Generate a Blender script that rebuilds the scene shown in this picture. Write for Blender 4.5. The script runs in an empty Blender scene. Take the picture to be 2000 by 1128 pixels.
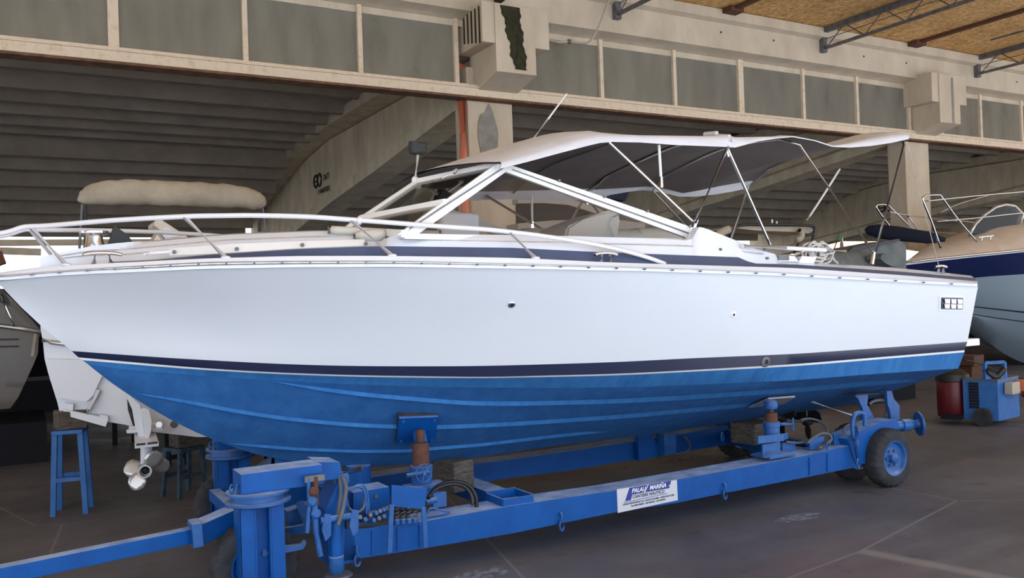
import bpy, bmesh, math, random
from mathutils import Vector as V, Matrix
from mathutils.bvhtree import BVHTree
random.seed(7)
S = bpy.context.scene
col = S.collection
PI = math.pi
# ------------------------------------------------------------------ camera
FPX, YAW, PITCH, ROLL, CH = 1700.0, 0.51867, 0.01215, -0.03395, 1.8
cy_, sy_, cp_, sp_ = math.cos(YAW), math.sin(YAW), math.cos(PITCH), math.sin(PITCH)
CF = V((sy_*cp_, cy_*cp_, sp_)); R0 = V((cy_, -sy_, 0)); U0 = R0.cross(CF)
CR = R0*math.cos(ROLL)+U0*math.sin(ROLL); CU = U0*math.cos(ROLL)-R0*math.sin(ROLL)
CC = V((0, 0, CH))
cam = bpy.data.cameras.new('camera'); camo = bpy.data.objects.new('camera', cam); col.objects.link(camo)
cam.sensor_width = 36; cam.sensor_fit = 'HORIZONTAL'; cam.lens = FPX/2000*36; cam.clip_end = 500
camo.matrix_world = Matrix(((CR.x, CU.x, -CF.x, 0), (CR.y, CU.y, -CF.y, 0), (CR.z, CU.z, -CF.z, CH), (0, 0, 0, 1)))
S.camera = camo
def ray(u, v): return CF+CR*((u-1000)/FPX)-CU*((v-564)/FPX)
def atX(u, v, X): d = ray(u, v); return CC+d*(X/d.x)
def atY(u, v, Y): d = ray(u, v); return CC+d*(Y/d.y)
def atZ(u, v, Z): d = ray(u, v); return CC+d*((Z-CH)/d.z)
def atP(u, v, p, n): d = ray(u, v); return CC+d*((V(p)-CC).dot(n)/d.dot(n))
# ------------------------------------------------------------------ light
W = bpy.data.worlds.new('daylight'); S.world = W; W.use_nodes = True
wn = W.node_tree.nodes; wl = W.node_tree.links
bg = wn['Background']
tc = wn.new('ShaderNodeTexCoord'); sep = wn.new('ShaderNodeSeparateXYZ'); cr = wn.new('ShaderNodeValToRGB')
wl.new(tc.outputs['Generated'], sep.inputs[0]); wl.new(sep.outputs['Z'], cr.inputs['Fac']); wl.new(cr.outputs['Color'], bg.inputs['Color'])
cr.color_ramp.elements[0].position = 0.0; cr.color_ramp.elements[0].color = (.95, .97, 1.0, 1)
cr.color_ramp.elements[1].position = .55; cr.color_ramp.elements[1].color = (.62, .78, 1.0, 1)
bg.inputs['Strength'].default_value = 2.1
sun = bpy.data.lights.new('sun', 'SUN'); sun.energy = 13.0; sun.angle = .02; sun.color = (1, .97, .93)
suno = bpy.data.objects.new('sun', sun); col.objects.link(suno)
suno.rotation_euler = V((-.35, .62, -1.0)).to_track_quat('-Z', 'Y').to_euler()
vs = S.view_settings; vs.view_transform = 'Standard'; vs.look = 'None'; vs.gamma = 1; vs.use_curve_mapping = False
vs.exposure = 0.1
# ------------------------------------------------------------------ materials
def srgb(r, g, b):
    f = lambda c: (c/255/12.92) if c/255 <= .04045 else ((c/255+.055)/1.055)**2.4
    return (f(r), f(g), f(b), 1)
def mat(name, c, rough=.5, metal=0, coat=0, spec=.5, noise=0, nscale=5, c2=None, stretch=(1, 1, 1), bump=0, bscale=40, alpha=1, trans=0, dust=None, dustamt=.8, detail=6, nlo=.35, nhi=.65):
    m = bpy.data.materials.new(name); m.use_nodes = True
    n = m.node_tree.nodes; l = m.node_tree.links; p = n['Principled BSDF']
    p.inputs['Base Color'].default_value = c; p.inputs['Roughness'].default_value = rough; p.inputs['Metallic'].default_value = metal
    p.inputs['Coat Weight'].default_value = coat; p.inputs['Specular IOR Level'].default_value = spec
    p.inputs['Alpha'].default_value = alpha; p.inputs['Transmission Weight'].default_value = trans
    t = n.new('ShaderNodeNewGeometry'); mp = n.new('ShaderNodeMapping'); mp.inputs['Scale'].default_value = stretch
    l.new(t.outputs['Position'], mp.inputs['Vector']); out = None
    if c2:
        nz = n.new('ShaderNodeTexNoise'); nz.inputs['Scale'].default_value = nscale; nz.inputs['Detail'].default_value = detail; nz.inputs['Roughness'].default_value = .65
        l.new(mp.outputs[0], nz.inputs['Vector'])
        r = n.new('ShaderNodeMapRange'); r.inputs[1].default_value = nlo; r.inputs[2].default_value = nhi; l.new(nz.outputs['Fac'], r.inputs[0])
        mx = n.new('ShaderNodeMix'); mx.data_type = 'RGBA'; mx.inputs[6].default_value = c; mx.inputs[7].default_value = c2
        l.new(r.outputs[0], mx.inputs[0]); out = mx.outputs[2]; l.new(out, p.inputs['Base Color'])
    if dust:
        s = n.new('ShaderNodeSeparateXYZ'); l.new(t.outputs['Normal'], s.inputs[0])
        r2 = n.new('ShaderNodeMapRange'); r2.inputs[1].default_value = .6; r2.inputs[2].default_value = .95; l.new(s.outputs['Z'], r2.inputs[0])
        nz2 = n.new('ShaderNodeTexNoise'); nz2.inputs['Scale'].default_value = 9; nz2.inputs['Detail'].default_value = 8; l.new(t.outputs['Position'], nz2.inputs['Vector'])
        r3 = n.new('ShaderNodeMapRange'); r3.inputs[1].default_value = .3; r3.inputs[2].default_value = .65; r3.inputs[3].default_value = dustamt*.45; r3.inputs[4].default_value = dustamt; l.new(nz2.outputs['Fac'], r3.inputs[0])
        mm = n.new('ShaderNodeMath'); mm.operation = 'MULTIPLY'; l.new(r2.outputs[0], mm.inputs[0]); l.new(r3.outputs[0], mm.inputs[1])
        mx2 = n.new('ShaderNodeMix'); mx2.data_type = 'RGBA'; mx2.inputs[6].default_value = c; mx2.inputs[7].default_value = dust
        if out: l.new(out, mx2.inputs[6])
        l.new(mm.outputs[0], mx2.inputs[0]); l.new(mx2.outputs[2], p.inputs['Base Color'])
        mr = n.new('ShaderNodeMapRange'); mr.inputs[3].default_value = rough; mr.inputs[4].default_value = .85; l.new(mm.outputs[0], mr.inputs[0]); l.new(mr.outputs[0], p.inputs['Roughness'])
    if bump:
        nb = n.new('ShaderNodeTexNoise'); nb.inputs['Scale'].default_value = bscale; nb.inputs['Detail'].default_value = 5; l.new(mp.outputs[0], nb.inputs['Vector'])
        b = n.new('ShaderNodeBump'); b.inputs['Strength'].default_value = bump; b.inputs['Distance'].default_value = .02; l.new(nb.outputs['Fac'], b.inputs['Height']); l.new(b.outputs[0], p.inputs['Normal'])
    return m
M = {}
M['gel'] = mat('white_gelcoat', srgb(222, 227, 236), .28, coat=.3)
M['gel2'] = mat('white_hull_paint', srgb(210, 214, 220), .42, c2=srgb(205, 210, 217), nscale=.8)
M['navy'] = mat('navy_paint', srgb(28, 36, 66), .3, coat=.3)
M['navyg'] = mat('navy_gelcoat_deck_stripe', srgb(62, 74, 104), .35, coat=.2, c2=srgb(72, 86, 116), nscale=2)
M['anti'] = mat('blue_antifouling_paint', srgb(34, 84, 142), .85, spec=.25, c2=srgb(44, 98, 156), nscale=7, stretch=(1, 1, 1), bump=.12, bscale=30)
M['anti_lit'] = mat('blue_antifouling_lit', srgb(56, 120, 180), .8, spec=.25, c2=srgb(42, 102, 164), nscale=5, stretch=(2.5, 1, .4))  # lighter copy of the antifouling, light painted onto upright band and strakes
M['tblue'] = mat('blue_trailer_paint', srgb(2, 84, 162), .5, spec=.3, c2=srgb(2, 74, 148), nscale=6, dust=srgb(168, 186, 216), dustamt=1.0)
M['tblue2'] = mat('light_blue_metal', srgb(40, 98, 164), .45, c2=srgb(24, 80, 148), nscale=12, dust=srgb(165, 182, 208), dustamt=.85)
M['white'] = mat('white_enamel', srgb(236, 236, 234), .35, coat=.2)
M['rail'] = mat('white_painted_tube', srgb(222, 222, 226), .35)
M['chrome'] = mat('polished_steel', (.72, .72, .74, 1), .16, metal=1)
M['alu'] = mat('dull_aluminium_trim', (.52, .52, .53, 1), .42, metal=.9, c2=(.75, .75, .76, 1), nscale=30, stretch=(.3, 1, 1))
M['steel'] = mat('galvanised_steel', srgb(120, 120, 122), .5, metal=.5, c2=srgb(92, 92, 94), nscale=8)
M['black'] = mat('black_plastic', srgb(30, 30, 32), .5)
M['rubber'] = mat('tyre_rubber', srgb(34, 35, 39), .85, c2=srgb(56, 57, 63), nscale=7, bump=.15)
M['hose'] = mat('grey_rubber_hose', srgb(92, 96, 100), .6)
M['blackhose'] = mat('black_rubber_hose', srgb(22, 24, 28), .4)
M['rust'] = mat('rusty_steel', srgb(102, 60, 42), .8, c2=srgb(72, 50, 42), nscale=14, bump=.2)
M['wood'] = mat('weathered_timber', srgb(108, 98, 88), .9, c2=srgb(66, 60, 56), nscale=12, stretch=(1, 1, 5), bump=.5)
M['canvas'] = mat('white_canvas', srgb(196, 196, 200), .9, c2=srgb(210, 210, 214), nscale=4, stretch=(.6, 2, 2), bump=.2, bscale=7)
M['canvas_shaded'] = mat('shaded_canvas_grey', srgb(112, 104, 102), .95, c2=srgb(100, 92, 90), nscale=2)  # canvas underside, with its shade put into the colour
M['sand'] = mat('sand_canvas', srgb(186, 176, 158), .9, c2=srgb(164, 154, 136), nscale=3, bump=.4, bscale=9)
M['tarp'] = mat('grey_tarpaulin', srgb(112, 118, 118), .8, c2=srgb(88, 94, 96), nscale=3, bump=.5, bscale=6)
M['vinyl'] = mat('cream_vinyl', srgb(206, 204, 194), .45, coat=.1)
M['conc'] = mat('aged_concrete', srgb(228, 212, 182), .9, c2=srgb(200, 184, 156), nscale=2.0, stretch=(1.4, 1.4, .5), bump=.25, bscale=14)
M['concl'] = mat('pale_concrete', srgb(208, 194, 172), .9, c2=srgb(190, 175, 152), nscale=1.6, stretch=(1.3, 1.3, .55), bump=.25, bscale=16)
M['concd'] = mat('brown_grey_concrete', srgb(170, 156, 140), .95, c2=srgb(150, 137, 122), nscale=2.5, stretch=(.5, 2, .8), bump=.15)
M['yard'] = mat('bounce_yard_concrete', srgb(178, 182, 192), .9, c2=srgb(160, 164, 172), nscale=1)  # unseen ground, paler than the floor to throw more light upward
M['moss'] = mat('moss_stain', srgb(58, 58, 24), .95, c2=srgb(30, 30, 24), nscale=16, stretch=(1, 1, .5), bump=.7, bscale=30)
M['stain'] = mat('grey_cement_patch', srgb(150, 146, 138), .8, c2=srgb(128, 122, 112), nscale=6)
M['cream'] = mat('cream_flaking_paint', srgb(222, 205, 180), .6, c2=srgb(198, 172, 140), nscale=9, nlo=.5, nhi=.75, bump=.3)
M['rustedge'] = mat('rust_stained_steel', srgb(128, 92, 62), .8, c2=srgb(86, 56, 40), nscale=6)
M['orange'] = mat('orange_pvc_pipe', srgb(222, 128, 92), .5)
M['redbrown'] = mat('red_brown_timber', srgb(92, 56, 38), .8)
M['red'] = mat('red_enamel', srgb(92, 16, 26), .4)
M['grey_hull'] = mat('grey_blue_gelcoat', srgb(150, 168, 182), .25, coat=.3)
M['navyhull'] = mat('deep_navy_gelcoat', srgb(18, 34, 82), .15, coat=.5)
M['beige'] = mat('beige_gelcoat', srgb(240, 228, 214), .4, c2=srgb(226, 208, 190), nscale=3)
M['tan_hull'] = mat('glossy_taupe_gelcoat', srgb(84, 72, 52), .2, coat=.25, spec=.4, c2=srgb(66, 58, 44), nscale=.8)
M['navycloth'] = mat('navy_cloth', srgb(22, 30, 50), .9)
M['green'] = mat('green_cloth', srgb(60, 100, 66), .9)
M['ropew'] = mat('white_rope', srgb(206, 202, 196), .9, c2=srgb(160, 156, 150), nscale=60)
M['bronze'] = mat('stainless_propeller', (.62, .62, .63, 1), .3, metal=.6)
M['ofence'] = mat('dark_shed_steel', srgb(34, 35, 40), .8, spec=.1)
M['ink'] = mat('dark_grey_stencil_ink', srgb(52, 44, 40), .9)
M['paperw'] = mat('white_sign_plate', srgb(206, 208, 216), .5)
M['signblue'] = mat('sign_blue_print', srgb(46, 60, 142), .6)
M['signtext'] = mat('sign_dark_print', srgb(52, 56, 84), .6)
def glass_mat(name, tint, op, rough=.03, ior=1.5, c2=None):
    m = bpy.data.materials.new(name); m.use_nodes = True; n = m.node_tree.nodes; l = m.node_tree.links
    for x in list(n): n.remove(x)
    o = n.new('ShaderNodeOutputMaterial'); tr = n.new('ShaderNodeBsdfTransparent'); tr.inputs[0].default_value = tint
    g = n.new('ShaderNodeBsdfGlossy'); g.inputs['Roughness'].default_value = rough; d = n.new('ShaderNodeBsdfDiffuse'); d.inputs[0].default_value = c2 or (.35, .34, .3, 1)
    fr = n.new('ShaderNodeFresnel'); fr.inputs[0].default_value = ior
    a = n.new('ShaderNodeMixShader'); b = n.new('ShaderNodeMixShader')
    t = n.new('ShaderNodeNewGeometry'); mp = n.new('ShaderNodeMapping'); mp.inputs['Scale'].default_value = (1.5, 1, .4); l.new(t.outputs['Position'], mp.inputs[0])
    nz = n.new('ShaderNodeTexNoise'); nz.inputs['Scale'].default_value = 2; nz.inputs['Detail'].default_value = 7; l.new(mp.outputs[0], nz.inputs['Vector'])
    r = n.new('ShaderNodeMapRange'); r.inputs[1].default_value = .3; r.inputs[2].default_value = .7; r.inputs[3].default_value = op*.8; r.inputs[4].default_value = min(1, op*1.15); l.new(nz.outputs['Fac'], r.inputs[0])
    l.new(r.outputs[0], a.inputs[0]); l.new(tr.outputs[0], a.inputs[1]); l.new(d.outputs[0], a.inputs[2])
    l.new(fr.outputs[0], b.inputs[0]); l.new(a.outputs[0], b.inputs[1]); l.new(g.outputs[0], b.inputs[2]); l.new(b.outputs[0], o.inputs[0])
    return m
M['dirtyglass'] = glass_mat('dusty_window_glass', (.72, .74, .68, 1), .5, .12, c2=(.40, .38, .31, 1))
M['glass'] = glass_mat('clear_boat_glass', (.94, .97, .96, 1), .03, .02, 1.3)
M['smoke'] = glass_mat('smoked_acrylic_pane', (.93, .91, .90, 1), .04, .03, 1.25, c2=(.25, .23, .22, 1))
# OSB boards
m = mat('oriented_strand_board', srgb(206, 152, 84), .8); M['osb'] = m
n = m.node_tree.nodes; l = m.node_tree.links; p = n['Principled BSDF']; g = [x for x in n if x.type == 'NEW_GEOMETRY'][0]
def chips(sx, sy, rot):
    mp = n.new('ShaderNodeMapping'); mp.inputs['Scale'].default_value = (sx, sy, 1); mp.inputs['Rotation'].default_value = (0, 0, rot); l.new(g.outputs['Position'], mp.inputs[0])
    v = n.new('ShaderNodeTexVoronoi'); v.inputs['Scale'].default_value = 1; l.new(mp.outputs[0], v.inputs['Vector']); s = n.new('ShaderNodeSeparateColor'); l.new(v.outputs['Color'], s.inputs[0]); return s.outputs[0]
a = chips(11, 34, .3); b = chips(30, 10, .9); nz = n.new('ShaderNodeTexNoise'); nz.inputs['Scale'].default_value = 1.1; nz.inputs['Detail'].default_value = 5; l.new(g.outputs['Position'], nz.inputs['Vector'])
ad = n.new('ShaderNodeMath'); ad.operation = 'ADD'; l.new(a, ad.inputs[0]); l.new(b, ad.inputs[1]); a2 = n.new('ShaderNodeMath'); a2.operation = 'ADD'; l.new(ad.outputs[0], a2.inputs[0]); l.new(nz.outputs['Fac'], a2.inputs[1])
rp = n.new('ShaderNodeValToRGB'); dv = n.new('ShaderNodeMath'); dv.operation = 'DIVIDE'; dv.inputs[1].default_value = 3; l.new(a2.outputs[0], dv.inputs[0]); l.new(dv.outputs[0], rp.inputs[0])
e = rp.color_ramp.elements; e[0].position = .15; e[0].color = srgb(156, 112, 64); e[1].position = .85; e[1].color = srgb(246, 208, 146); x = e.new(.5); x.color = srgb(218, 170, 106)
l.new(rp.outputs[0], p.inputs['Base Color'])
# floor: worn grey screed with stains, cracks, paint spots
m = mat('worn_concrete_floor', srgb(92, 90, 96), .55); M['floor'] = m
n = m.node_tree.nodes; l = m.node_tree.links; p = n['Principled BSDF']; g = [x for x in n if x.type == 'NEW_GEOMETRY'][0]
def noise(sc, det=6, st=(1, 1, 1), rough=.6, off=0):
    mp = n.new('ShaderNodeMapping'); mp.inputs['Scale'].default_value = st; mp.inputs['Location'].default_value = (off, off, 0); l.new(g.outputs['Position'], mp.inputs[0])
    z = n.new('ShaderNodeTexNoise'); z.inputs['Scale'].default_value = sc; z.inputs['Detail'].default_value = det; z.inputs['Roughness'].default_value = rough; l.new(mp.outputs[0], z.inputs['Vector']); return z.outputs['Fac']
def rng(s, a, b, c=0, d=1):
    r = n.new('ShaderNodeMapRange'); r.inputs[1].default_value = a; r.inputs[2].default_value = b; r.inputs[3].default_value = c; r.inputs[4].default_value = d; l.new(s, r.inputs[0]); return r.outputs[0]
def mixc(f, a, b):
    x = n.new('ShaderNodeMix'); x.data_type = 'RGBA'
    l.new(f, x.inputs[0])
    if isinstance(a, tuple): x.inputs[6].default_value = a
    else: l.new(a, x.inputs[6])
    if isinstance(b, tuple): x.inputs[7].default_value = b
    else: l.new(b, x.inputs[7])
    return x.outputs[2]
def mul(a, b):
    x = n.new('ShaderNodeMath'); x.operation = 'MULTIPLY'; l.new(a, x.inputs[0]); l.new(b, x.inputs[1]); return x.outputs[0]
c = mixc(rng(noise(.6, 8), .35, .65), srgb(84, 82, 86), srgb(106, 103, 106))
c = mixc(rng(noise(.35, 6, (.3, 2.2, 1), off=3), .52, .66, 0, .7), c, srgb(60, 58, 61))
c = mixc(rng(noise(.5, 5, (.5, 1.2, 1), off=9), .56, .7, 0, .6), c, srgb(112, 92, 92))
c = mixc(rng(noise(3, 9, off=5), .60, .68, 0, .5), c, srgb(60, 60, 64))
sp = mul(rng(noise(42, 2, off=1), .73, .76), rng(noise(1.3, 3, off=2), .5, .6))
c = mixc(sp, c, srgb(196, 198, 204))
sp2 = mul(rng(noise(30, 3, (1, .6, 1), off=14), .70, .74), rng(noise(.9, 3, off=12), .45, .55))
c = mixc(sp2, c, srgb(34, 34, 38))
mpv = n.new('ShaderNodeMapping'); mpv.inputs['Scale'].default_value = (.28, .33, 1); mpv.inputs['Rotation'].default_value = (0, 0, .1); l.new(g.outputs['Position'], mpv.inputs[0])
nzv = noise(1.5, 4); 
vo = n.new('ShaderNodeTexVoronoi'); vo.feature = 'DISTANCE_TO_EDGE'; vo.inputs['Scale'].default_value = 1.0; vo.inputs['Randomness'].default_value = .55; l.new(mpv.outputs[0], vo.inputs['Vector'])
cf = rng(vo.outputs['Distance'], .0015, .004, .55, 0); c = mixc(cf, c, srgb(142, 136, 132))
l.new(c, p.inputs['Base Color']); l.new(rng(noise(1.2, 6, off=7), .3, .7, .42, .75), p.inputs['Roughness'])
bp = n.new('ShaderNodeBump'); bp.inputs['Strength'].default_value = .25; bp.inputs['Distance'].default_value = .01; l.new(noise(25, 6), bp.inputs['Height']); l.new(bp.outputs[0], p.inputs['Normal'])
# flaking cream paint streaks already in 'cream'
# ------------------------------------------------------------------ mesh helpers
def frame(d, up=V((0, 0, 1))):
    d = d.normalized()
    if abs(d.dot(up)) > .98: up = V((1, 0, 0))
    x = d.cross(up).normalized(); y = x.cross(d).normalized(); return x, y
class B:
    def __init__(s): s.b = bmesh.new(); s.mi = 0
    def face(s, vs, mi=None):
        try: f = s.b.faces.new(vs)
        except ValueError: return None
        f.material_index = s.mi if mi is None else mi; return f
    def v(s, p): return s.b.verts.new(p)
    def box(s, c, sz, rz=0, ry=0, rx=0, bev=0):
        m = Matrix.Translation(V(c))@Matrix.Rotation(rz, 4, 'Z')@Matrix.Rotation(ry, 4, 'Y')@Matrix.Rotation(rx, 4, 'X')
        t = bmesh.new(); bmesh.ops.create_cube(t, size=1)
        for q in t.verts: q.co = V((q.co.x*sz[0], q.co.y*sz[1], q.co.z*sz[2]))
        if bev: bmesh.ops.bevel(t, geom=t.edges[:], offset=bev, segments=2, affect='EDGES', profile=.6)
        s.merge(t, m); return s
    def merge(s, t, m=Matrix()):
        mp = {}
        for q in t.verts: mp[q] = s.b.verts.new(m@q.co)
        for f in t.faces: s.face([mp[q] for q in f.verts])
        t.free()
    def box2(s, a, b, bev=0):
        a = V(a); b = V(b); return s.box((a+b)/2, (abs(b.x-a.x), abs(b.y-a.y), abs(b.z-a.z)), bev=bev)
    def beam(s, a, b, w, h, up=V((0, 0, 1)), bev=0):
        a = V(a); b = V(b); d = (b-a); x, y = frame(d, up); L = d.length; d = d.normalized()
        m = Matrix(((x.x, y.x, d.x, 0), (x.y, y.y, d.y, 0), (x.z, y.z, d.z, 0), (0, 0, 0, 1))); m.translation = (a+b)/2
        t = bmesh.new(); bmesh.ops.create_cube(t, size=1)
        for q in t.verts: q.co = V((q.co.x*w, q.co.y*h, q.co.z*L))
        if bev: bmesh.ops.bevel(t, geom=t.edges[:], offset=bev, segments=2, affect='EDGES', profile=.6)
        s.merge(t, m); return s
    def cyl(s, a, b, r, r2=None, n=16, cap=True):
        r2 = r if r2 is None else r2; a = V(a); b = V(b); x, y = frame(b-a)
        A = [s.v(a+(x*math.cos(2*PI*i/n)+y*math.sin(2*PI*i/n))*r) for i in range(n)]
        Bv = [s.v(b+(x*math.cos(2*PI*i/n)+y*math.sin(2*PI*i/n))*r2) for i in range(n)]
        for i in range(n): s.face([A[i], A[(i+1) % n], Bv[(i+1) % n], Bv[i]])
        if cap: s.face(A[::-1]); s.face(Bv)
        return s
    def lathe(s, o, ax, prof, n=24):
        o = V(o); ax = V(ax).normalized(); x, y = frame(ax); rows = []
        for (h, r) in prof: rows.append([s.v(o+ax*h+(x*math.cos(2*PI*i/n)+y*math.sin(2*PI*i/n))*max(r, 1e-4)) for i in range(n)])
        for a, b in zip(rows, rows[1:]):
            for i in range(n): s.face([a[i], a[(i+1) % n], b[(i+1) % n], b[i]])
        s.face(rows[0][::-1]); s.face(rows[-1]); return s
    def tube(s, pts, r, n=8, closed=False):
        pts = [V(p) for p in pts]; k = len(pts); rows = []; px = None
        for i, p in enumerate(pts):
            if closed: d = pts[(i+1) % k]-pts[i-1]
            else: d = pts[min(i+1, k-1)]-pts[max(i-1, 0)]
            d.normalize()
            if px is None: x, y = frame(d)
            else:
                x = px-d*px.dot(d)
                if x.length < 1e-5: x, y = frame(d)
                x.normalize(); y = d.cross(x)
            px = x; rr = r[i] if isinstance(r, (list, tuple)) else r
            rows.append([s.v(p+(x*math.cos(2*PI*j/n)+y*math.sin(2*PI*j/n))*rr) for j in range(n)])
        rg = range(k if closed else k-1)
        for i in rg:
            a, b = rows[i], rows[(i+1) % k]
            for j in range(n): s.face([a[j], a[(j+1) % n], b[(j+1) % n], b[j]])
        if not closed: s.face(rows[0][::-1]); s.face(rows[-1])
        return s
    def grid(s, rows, mats=None, closed=False):
        R = [[s.v(p) for p in r] for r in rows]
        for i, (a, b) in enumerate(zip(R, R[1:])):
            for j in range(len(a)-1): s.face([a[j], a[j+1], b[j+1], b[j]], mats[i] if mats else None)
        return R
    def prism(s, poly, ext):
        ext = V(ext); A = [s.v(V(p)) for p in poly]; Bv = [s.v(V(p)+ext) for p in poly]; k = len(A)
        s.face(A[::-1]); s.face(Bv)
        for i in range(k): s.face([A[i], A[(i+1) % k], Bv[(i+1) % k], Bv[i]])
        return s
    def build(s, name, m, parent=None, smooth=False, fix=True, solid=0, weld=False, label=None):
        if weld: bmesh.ops.remove_doubles(s.b, verts=s.b.verts[:], dist=1e-5)
        if fix: bmesh.ops.recalc_face_normals(s.b, faces=s.b.faces[:])
        me = bpy.data.meshes.new(name); s.b.to_mesh(me); s.b.free()
        for x in (m if isinstance(m, (list, tuple)) else [m]): me.materials.append(M[x] if isinstance(x, str) else x)
        if smooth:
            for f in me.polygons: f.use_smooth = True
            if smooth is not True:
                me.set_sharp_from_angle(angle=math.radians(smooth))
        o = bpy.data.objects.new(name, me); col.objects.link(o)
        if solid:
            sm = o.modifiers.new('thickness', 'SOLIDIFY'); sm.thickness = solid; sm.offset = 0
        if label: o['label'] = label
        if parent: par(o, parent)
        return o
def wmat(o):
    m = Matrix.LocRotScale(o.location, o.rotation_euler, o.scale)
    return (wmat(o.parent)@o.matrix_parent_inverse@m) if o.parent else m
def par(o, p): o.parent = p; o.matrix_parent_inverse = wmat(p).inverted()
def tag(o, label, cat, group=None, kind=None):
    o['label'] = label; o['category'] = cat
    if group: o['group'] = group
    if kind: o['kind'] = kind
    return o
def struct(o, label=None):
    o['kind'] = 'structure'
    if label: o['label'] = label
    return o
def thing(name, label, cat, loc=(0, 0, 0), group=None):
    o = bpy.data.objects.new(name, None); col.objects.link(o); o.location = loc; o.empty_display_size = .1
    return tag(o, label, cat, group)
def dup(root, delta, label=None):
    kids = [c for c in bpy.data.objects if c.parent == root]
    r = root.copy(); col.objects.link(r); r.location = root.location+V(delta)
    if label: r['label'] = label
    for c in kids:
        gk = [g for g in bpy.data.objects if g.parent == c]
        d = c.copy(); col.objects.link(d); d.parent = r
        for g_ in gk: h = g_.copy(); col.objects.link(h); h.parent = d
    return r
def lerp(poly, u):
    if u <= poly[0][0]:
        a, b = poly[0], poly[1]
    elif u >= poly[-1][0]: a, b = poly[-2], poly[-1]
    else:
        for a, b in zip(poly, poly[1:]):
            if a[0] <= u <= b[0]: break
    return a[1]+(b[1]-a[1])*(u-a[0])/(b[0]-a[0])
def cr_spline(pts, n=6):
    pts = [V(p) for p in pts]; out = []
    for i in range(len(pts)-1):
        p0 = pts[max(i-1, 0)]; p1 = pts[i]; p2 = pts[i+1]; p3 = pts[min(i+2, len(pts)-1)]
        for k in range(n):
            t = k/n; out.append(.5*((2*p1)+(p2-p0)*t+(2*p0-5*p1+4*p2-p3)*t*t+(3*p1-p0-3*p2+p3)*t**3))
    out.append(pts[-1]); return out
def text(body, size, mtx, m, parent, name, bold=0, shear=0, depth=.0004, align='CENTER', sx=1):
    cu = bpy.data.curves.new(name, 'FONT'); cu.body = body; cu.size = size; cu.shear = shear; cu.offset = bold; cu.extrude = depth; cu.align_x = align; cu.align_y = 'CENTER'
    t = bpy.data.objects.new('t', cu); col.objects.link(t); dg = bpy.context.evaluated_depsgraph_get()
    me = bpy.data.meshes.new_from_object(t.evaluated_get(dg)); bpy.data.objects.remove(t)
    me.transform(mtx@Matrix.Diagonal((sx, 1, 1, 1))); me.materials.clear(); me.materials.append(M[m]); o = bpy.data.objects.new(name, me); col.objects.link(o)
    if parent: par(o, parent)
    return o
def basis(o, x, y):
    x = V(x).normalized(); y = V(y); y = (y-x*y.dot(x)).normalized(); z = x.cross(y)
    m = Matrix(((x.x, y.x, z.x, 0), (x.y, y.y, z.y, 0), (x.z, y.z, z.z, 0), (0, 0, 0, 1))); m.translation = V(o); return m
# ================================================================== THE SHED
YF = 12.5
o = B().box2((-40, 2.2, -.2), (90, 70, 0)).build('floor', 'floor'); struct(o)
o = B().box2((-60, -60, -.2), (90, 2.2, 0)).build('floor_yard_bounce', 'yard'); struct(o, 'unseen yard ground outside the shed, made pale to bounce light')  # unseen ground behind the camera, added pale as a light bounce
# board ceiling over the yard bay
b = B(); b.box2((-30, -1.5, 7.08), (60, 12.5, 7.14)); o = b.build('ceiling', 'osb'); struct(o)
# seams battens (red-brown) and steel trusses
def XatBeam(u, v): return atY(u, v, 12.05)
ZT = 7.02
k = 0
ords = ['nearest to the left beam end', 'second from the left', 'third from the left', 'fourth from the left', 'fifth from the left']
tx = atZ(1608, 65, ZT)
X1 = atY(1608, 85, 12.05).x; X2 = atY(1909, 135, 12.05).x
def truss(X, label):
    t = thing('steel_truss', label, 'truss', (X, 12.0, 6.5), 'steel lattice trusses under the board ceiling')
    y0, y1 = 12.02, -1.4
    zt, zb = 7.02, 6.66
    B().box2((X-.05, y1, zt-.05), (X+.05, y0, zt+.05)).build('top_chord', 'steel', t)
    B().beam((X, y0, zb), (X, y1, zb), .07, .05).build('bottom_chord', 'steel', t)
    b = B(); yy = y0-.05; i = 0
    while yy-.45 > y1:
        za, zb_ = (zb, zt) if i % 2 == 0 else (zt, zb)
        b.cyl((X, yy, za), (X, yy-.45, zb_), .012, n=6); yy -= .45; i += 1
    b.build('web_bars', 'steel', t)
    B().cyl((X, y0, (zt+zb)/2), (X, y1, (zt+zb)/2+.05), .008, n=6).build('tie_rod', 'steel', t)
    B().box2((X-.06, 12.0, zb-.08), (X+.06, 12.1, zt)).build('end_bracket', 'steel', t)
    return t
dX = X2-X1
for i, lb in enumerate(['steel lattice truss left of the middle of the board ceiling, end just above the cable', 'steel lattice truss bolted to the beam between the two corbels', 'rightmost steel lattice truss, just beyond the right corbel']):
    truss(X1+(i-1)*dX, lb)
Xa = atY(1422, 25, 12.0).x; Xb = atY(1780, 88, 12.0).x
for X, lb in ((Xa, 'red-brown timber batten on the board ceiling left of the middle truss'), (Xb, 'red-brown timber batten on the board ceiling between middle and right trusses'), (Xa-(Xb-Xa), 'red-brown timber batten nearest the left truss on the board ceiling')):
    bt = B(); bt.box2((X-.06, -1.4, 7.02), (X+.06, 11.9, 7.078)); bt.box2((X-.16, 11.75, 6.98), (X+.16, 11.98, 7.075))
    tag(bt.build('ceiling_batten', 'redbrown'), lb, 'batten')
b = B(); b.cyl(atZ(1935, 78, 6.98), atZ(2000, 60, 6.98), .02, n=8); tag(b.build('conduit', 'steel'), 'thin grey conduit clipped under the board ceiling at far right', 'pipe')
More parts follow.
